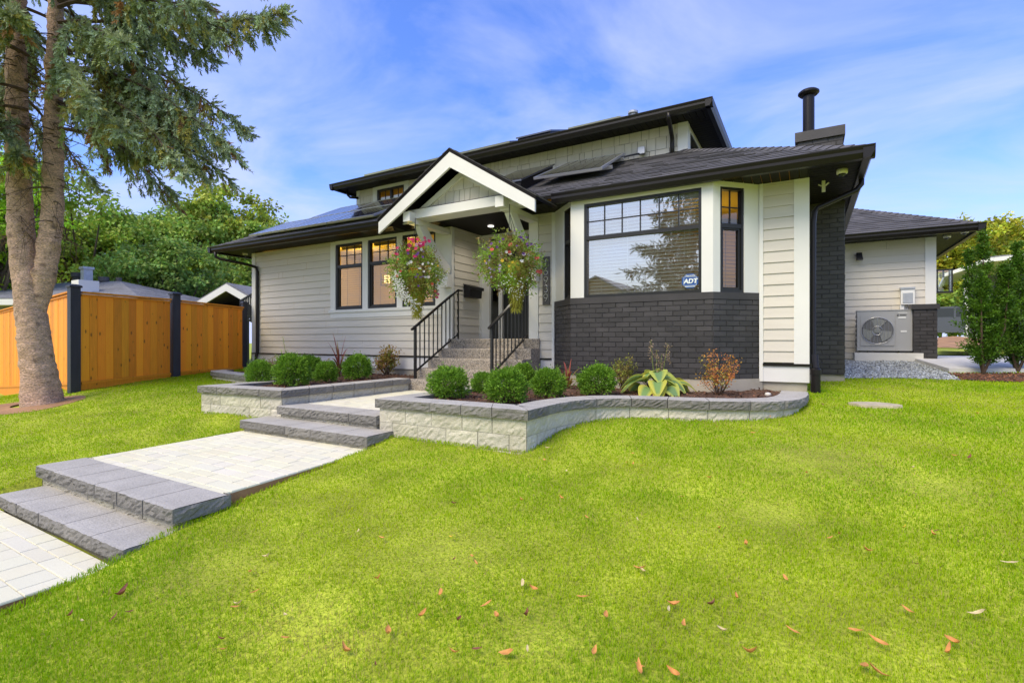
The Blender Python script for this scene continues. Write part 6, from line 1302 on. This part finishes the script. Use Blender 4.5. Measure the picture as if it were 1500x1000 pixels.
basket(-3.97, 6.72, 3.6, 2.68, .92, 1.12, 8, 'hanging flower basket beside the house number, bushy with purple and coral blooms',
       (('purple_flowers', (.13, .03, .24), [(.2, .3, 5, .1), (-.2, .22, 4, .1), (.3, .25, 5, .06), (-.3, .1, 3, .05), (.1, .12, 3, .1)], .028, 5), ('white_flowers', (.75, .74, .7), [(.25, .0, 3, .06), (-.05, .06, 2, .05), (.3, .1, 2, .05)], .034, 7),
        ('white_trail', (.7, .72, .6), [(-.02, -.3, 30, .07), (.12, -.4, 36, .06), (.2, -.3, 12, .06)], .012, 4), ('coral_flowers', (.72, .1, .1), [(-.28, .15, 1, .01), (.44, .05, 2, .02), (.05, .16, 2, .04), (.5, -.1, 2, .02)], .042, 6), ('yellow_flowers', (.75, .52, .03), [(-.4, -.02, 1, .02), (.02, -.06, 2, .02), (-.1, -.02, 1, .03)], .03, 6), ('lilac_flowers', (.36, .27, .5), [(-.3, -.1, 6, .07), (-.15, -.12, 4, .06)], .024, 5)), .1)

# ------------------------------------------------------------------ fallen leaves
def leaf_mesh(curl, fold, seed):
    r = random.Random(seed); V, F = [], []; n = 6
    for i in range(n+1):
        q = i/n; w = .5*math.sin(PI*q**.8)**.9*.42; cz = curl*(q-.5)**2-.25*curl*.25
        V += [(q-.5, -w, cz+fold*w+r.uniform(-.02, .02)), (q-.5, 0, cz), (q-.5, w, cz+fold*w+r.uniform(-.02, .02))]
    for i in range(n):
        for j in range(2): F.append((i*3+j, i*3+j+1, i*3+j+4, i*3+j+3))
    me = bpy.data.meshes.new('fallen_leaf'); me.from_pydata(V, [], F); me.polygons.foreach_set('use_smooth', [True]*len(F)); me.update(); return me
LK = {'o': ((.74, .33, .09), 'curled orange brown leaf lying on the lawn', 'orange brown fallen leaves'), 'r': ((.26, .09, .05), 'dark red brown dry leaf lying on the lawn', 'dark red fallen leaves'), 'c': ((.75, .6, .32), 'pale cream dry leaf lying on the lawn', 'pale fallen leaves'), 'y': ((.7, .5, .05), 'yellow leaf lying on the lawn', 'yellow fallen leaves')}
LM = {}
for k, (c, lab, grp) in LK.items():
    m = pmat('dry_leaf_'+grp.split()[0], c, .6, var=.3, vscale=2.5, trans=.2); LM[k] = [leaf_mesh(*q) for q in ((.9, .5, 1), (1.6, 1.0, 2), (.5, .3, 3))]
    for me in LM[k]: me.materials.append(m)
LEAVES = [('c', -1.20, 2.16, 0.066), ('o', -1.14, 2.15, 0.048), ('o', -1.27, 1.94, 0.060), ('o', -1.18, 1.89, 0.072), ('r', -1.07, 1.96, 0.066), ('y', -1.81, 2.39, 0.060), ('o', -0.74, 2.57, 0.078), ('c', -0.72, 2.55, 0.048), ('o', -0.90, 2.20, 0.072), ('o', -0.76, 2.11, 0.060), ('o', -0.52, 2.33, 0.060), ('c', -0.53, 2.28, 0.048), ('o', -0.45, 2.20, 0.060), ('o', -0.29, 3.07, 0.060), ('c', 0.85, 3.34, 0.072), ('c', 0.61, 2.79, 0.066), ('o', 0.49, 2.54, 0.060), ('o', 0.17, 2.46, 0.060), ('o', 0.24, 2.42, 0.072), ('o', 0.46, 2.47, 0.060), ('o', 0.18, 2.24, 0.072), ('o', 0.22, 2.23, 0.072), ('o', -0.19, 2.14, 0.060), ('o', -0.05, 2.35, 0.060), ('o', -0.54, 1.86, 0.066), ('o', -0.42, 1.89, 0.060), ('o', -1.03, 1.72, 0.072), ('o', -1.23, 1.64, 0.060), ('r', -1.32, 1.79, 0.048), ('o', -1.57, 2.26, 0.048), ('o', -1.51, 2.21, 0.048), ('r', -2.13, 2.84, 0.042), ('o', -1.20, 2.99, 0.042), ('c', -0.91, 3.10, 0.042), ('o', -0.45, 3.21, 0.042), ('o', 0.11, 3.33, 0.048), ('y', 0.48, 3.63, 0.048), ('o', 0.60, 3.58, 0.048), ('r', 1.07, 5.09, 0.072), ('o', 0.98, 5.09, 0.048), ('o', -1.67, 1.47, 0.066), ('c', -2.10, 1.50, 0.060), ('c', -2.41, 1.46, 0.072), ('r', -3.16, 1.28, 0.096), ('r', -2.95, 1.16, 0.072), ('r', -2.92, 1.21, 0.042), ('r', -3.22, 1.08, 0.048), ('o', -2.41, 1.55, 0.060), ('o', -2.61, 1.65, 0.048), ('c', -2.66, 1.78, 0.054), ('c', -2.41, 2.23, 0.048), ('o', -2.19, 2.21, 0.048), ('o', -1.88, 1.87, 0.048), ('o', -1.97, 1.41, 0.060), ('r', -2.25, 1.29, 0.048), ('o', -1.56, 1.61, 0.066), ('o', -2.40, 1.44, 0.048), ('o', -1.51, 1.91, 0.060), ('o', -0.28, 2.51, 0.048), ('o', -0.09, 2.78, 0.048), ('o', 0.37, 2.70, 0.054), ('o', -0.62, 3.93, 0.042), ('c', -1.69, 3.77, 0.042), ('o', 0.27, 4.06, 0.042), ('o', -1.49, 1.75, 0.060), ('r', -1.15, 1.69, 0.048), ('o', -0.72, 1.87, 0.054), ('c', -0.30, 2.23, 0.048)]
for k in range(46):     # smaller ones further off and towards the path
    y = rng.uniform(.9, 7.2); x = rng.uniform(-3.4+.12*y, .2+.22*y)
    if not excluded(np.array([x]), np.array([y]))[0]: LEAVES.append(('oocor'[k % 5], float(x), float(y), float(rng.uniform(.03, .055))))
for i, (k, x, y, sz) in enumerate(LEAVES):
    o = bpy.data.objects.new('fallen_leaf', LM[k][i % 3]); COL.objects.link(o); a = random.uniform(0, 6.28); o.location = (x, y, float(gz(x, y))+.034); o.rotation_euler = (random.uniform(-.5, .5), random.uniform(-.4, .4), a); o.scale = (sz, sz*random.uniform(.55, .95), sz); tag(o, LK[k][1], 'leaf', LK[k][2])
